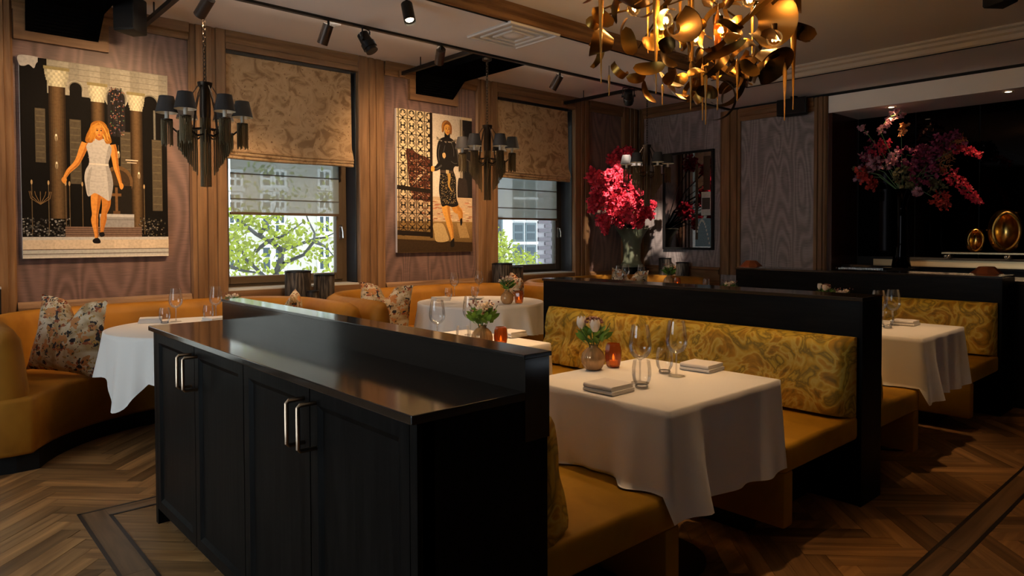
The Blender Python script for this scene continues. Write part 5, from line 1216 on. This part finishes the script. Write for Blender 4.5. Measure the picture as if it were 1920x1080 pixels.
lamp('SPOT', 'niche_light', (8.12, 2.86, 2.73), 24, WARM, spot_size=math.radians(80), spot_blend=.7, shadow_soft_size=.03, aim=(8.15, 2.6, 1.0)); lamp('SPOT', 'niche_light', (8.12, 1.80, 2.73), 24, WARM, spot_size=math.radians(80), spot_blend=.7, shadow_soft_size=.03, aim=(8.4, 1.9, 1.0))
for y, l in ((2.86, 'recessed brass downlight above the flowers in the bar soffit'), (1.80, 'recessed brass downlight near the picture edge in the bar soffit')):
    t = thing('downlight', l, 'downlight', (8.12, y, 2.74), 0, 'recessed downlights in the bar soffit'); G().lathe([(.028, .006), (.045, .0), (.045, .008)], 20).build('ring', M['bronze'], t, smooth=True); G().lathe([(.001, .004), (.028, .004)], 16).build('lens', M['led'], t, fix=False)
# service counter behind the far divider with copper lamps and a row of small glasses
t = thing('service_counter', 'black service counter behind the far booth divider', 'counter', (6.8, 2.3, 0)); G().box(6.50, 7.10, 1.0, 3.55, 0, .965).build('body', M['blackp'], t, world=True); G().box(6.48, 7.12, .98, 3.57, .965, .99).build('countertop', M['blacktop'], t, world=True)
def copper_lamp(px, label):
    p = on(px, 505, 0, 6.72); t = thing('copper_lamp', label, 'lamp', (6.72, p.y, .99), .3, 'faceted copper lamps'); G().lathe([(.05, 0), (.05, .008), (.008, .014), (.008, .05)], 12, closed=True).build('base', M['blackm'], t, smooth=True); G().lathe([(.125, .025), (.115, .045), (.055, .100), (.001, .102)], 8).build('shade', M['copper'], t)
copper_lamp(1408, 'faceted copper lamp in front of the grey silk panel'); copper_lamp(1850, 'faceted copper lamp below the large gold vase')
g0 = None
for i in range(16):
    p = on(1572+i*5.2, 516, 0, 6.66+.10*(i % 2)); lb = 'small clear glass in the row on the service counter'
    if g0 is None:
        g0 = thing('shot_glass', lb, 'glass', (p.x, p.y, .99), 0, 'row of small glasses on the service counter'); G().lathe([(.020, .001), (.020, .004), (.024, .055)], 12).build('wall', M['glass'], g0, smooth=True, angle=180, fix=False); G().lathe([(.001, .001), (.020, .001), (.019, .010), (.001, .010)], 12).build('base', M['glass'], g0, smooth=True, fix=False)
    else: dup(g0, (p.x, p.y, .99), lb)
p = on(10, 541, 1, 5.98); t = thing('standing_panel', 'black standing panel with a pale top edge at the far left', 'panel', (.46, 6.12, 0)); G().box(.33, .565, 6.10, 6.135, 0, .985).build('board', M['blackp'], t, world=True); G().box(.33, .567, 6.095, 6.14, .985, 1.0).build('top_edge', M['sillm'], t, world=True)

# ================================================================== OUTSIDE
struct(G().box(-30, 60, 6.9, 60, -4.2, -4).build('ground', M['street']))
FY = 17.0
def facade(nm, x0, x1, mat, label):
    t = thing(nm, label, 'building', ((x0+x1)/2, FY+2, -4)); G().box(x0, x1, FY, FY+4, -4, 12).build('wall', M[mat], t, world=True); return t
def win(t, px0, px1, py0, py1, mull=1, frame='winframe', rows=2):
    a = on(px0, py0, 1, FY); b_ = on(px1, py1, 1, FY); x0, x1, z0, z1 = a.x, b_.x, b_.z, a.z
    wnd = G().box(x0-.04, x1+.04, FY-.03, FY-.001, z0-.04, z1+.04).build('window', M[frame], t, world=True)
    nc = mull+1
    for i in range(nc):
        for j in range(rows):
            w_, h = (x1-x0)/nc, (z1-z0)/rows; G().box(x0+i*w_+.03, x0+(i+1)*w_-.03, FY-.036, FY-.02, z0+j*h+.03, z0+(j+1)*h-.03).build('pane', M['winglass'], wnd, world=True)
    G().box(x0-.06, x1+.06, FY-.10, FY-.001, z0-.12, z0-.04).build('sill', M['stonew'], t, world=True)
f1 = facade('stone_building', -12, 12.3, 'stone', 'pale stone townhouse seen through the tree')
for (a, b_) in ((372, 400), (428, 452), (490, 508), (514, 534), (597, 618)):
    for (c, d) in ((320, 350), (362, 392), (404, 436), (462, 506), (532, 575)): win(f1, a, b_, c, d, 1 if b_-a > 19 else 0)
f2 = facade('white_building', 12.3, on(1008, 430, 1, FY).x-.01, 'stonew', 'white building with dark paired windows outside the far window')
for (a, b_) in ((963, 980), (986, 1003)):
    for (c, d) in ((338, 368), (378, 408), (420, 451), (462, 493), (506, 540)): win(f2, a, b_, c, d, 0, 'windark', 2)
win(f2, 932, 940, 408, 440, 0, 'windark', 1)
f3 = thing('brick_building', 'purple-grey brick building with pale joints outside the far window', 'building', (20, FY+1, -4)); bx0 = on(1008, 430, 1, FY).x
G().box(bx0, 34, FY-.01, FY+4, -4, 12).build('wall', M['mortar'], f3, world=True)
bm_ = G().box(-.30, .30, 0, .05, 0, .11).build('brick', M['brick'], f3, origin=(0, 0, 0)); bmd = bm_.data; bpy.data.objects.remove(bm_)
for r in range(24):
    for c in range(6):
        o = bpy.data.objects.new('brick', bmd); C.objects.link(o); o.parent = f3; o.location = Vector((bx0+.30+c*.63+(.315 if r % 2 else 0), FY-.055+random.uniform(-.01, .01), -.6+r*.15))-f3.location
def tree(nm, limbs, leaf_regions, Y, label, nleaf):
    p0 = on(limbs[0][0][0], limbs[0][0][1], 1, Y); t = thing(nm, label, 'tree', (p0.x, Y, -4)); 
    for L_ in limbs:
        P = [on(px, py, 1, Y+.5*math.sin(i+L_[0][0])) for i, (px, py) in enumerate(L_)]; n = len(P)
        if L_ is limbs[0]: P = [Vector((P[0].x-.3, Y, -4)), Vector((P[0].x-.1, Y, -1.5))]+P; n += 2
        G().tube(P, [(.065 if L_ is limbs[0] else .036)*(1-.8*i/(n-1)) for i in range(n)], 7).build('branch', M['bark'], t, world=True, smooth=True)
    g = G()
    for _ in range(nleaf):
        (a, b_, c, d) = random.choice(leaf_regions); q = on(random.uniform(a, c), random.uniform(b_, d), 1, Y+random.uniform(-1.3, 1.3))
        for _2 in range(6): petal_geo(g, q+rdir()*.16, rdir(-.3), .10, .05, .3)
    o = g.build('leaves', M['leafout'], t, world=True, fix=False); o['kind'] = 'stuff'
s4 = lambda x, y: (430+x/4, 290+y/4)
tree('street_tree', [[s4(350, 890), s4(385, 790), s4(390, 715), s4(320, 660), s4(200, 595), s4(120, 530), s4(55, 465), s4(20, 380)], [s4(390, 715), s4(500, 680), s4(640, 632), s4(720, 620), s4(790, 585)], [s4(350, 890), s4(420, 810), s4(560, 750), s4(635, 650), s4(640, 590), s4(590, 490), s4(560, 400)], [s4(300, 950), s4(240, 890), s4(120, 780), s4(55, 640), s4(0, 580)], [s4(230, 595), s4(270, 540), s4(325, 470), s4(350, 380)], [s4(200, 720), s4(280, 660), s4(400, 610), s4(480, 560), s4(560, 500)], [s4(640, 650), s4(720, 690), s4(790, 770)], [s4(0, 840), s4(100, 870), s4(240, 890)]],
     [(430, 400, 500, 425), (440, 460, 520, 520), (520, 430, 600, 460), (590, 430, 640, 500), (560, 470, 640, 520), (430, 440, 470, 500), (440, 300, 640, 400), (500, 430, 560, 470)], 10.5, 'bare-limbed tree with yellow-green leaves outside the near window', 190)
tree('street_tree', [[(935, 520), (937, 480), (940, 440), (936, 420)], [(937, 490), (950, 470), (960, 455)]], [(928, 435, 944, 500), (928, 450, 960, 500), (940, 470, 985, 500), (975, 480, 1005, 500)], 12.5, 'slim young tree with green leaves outside the far window', 120)
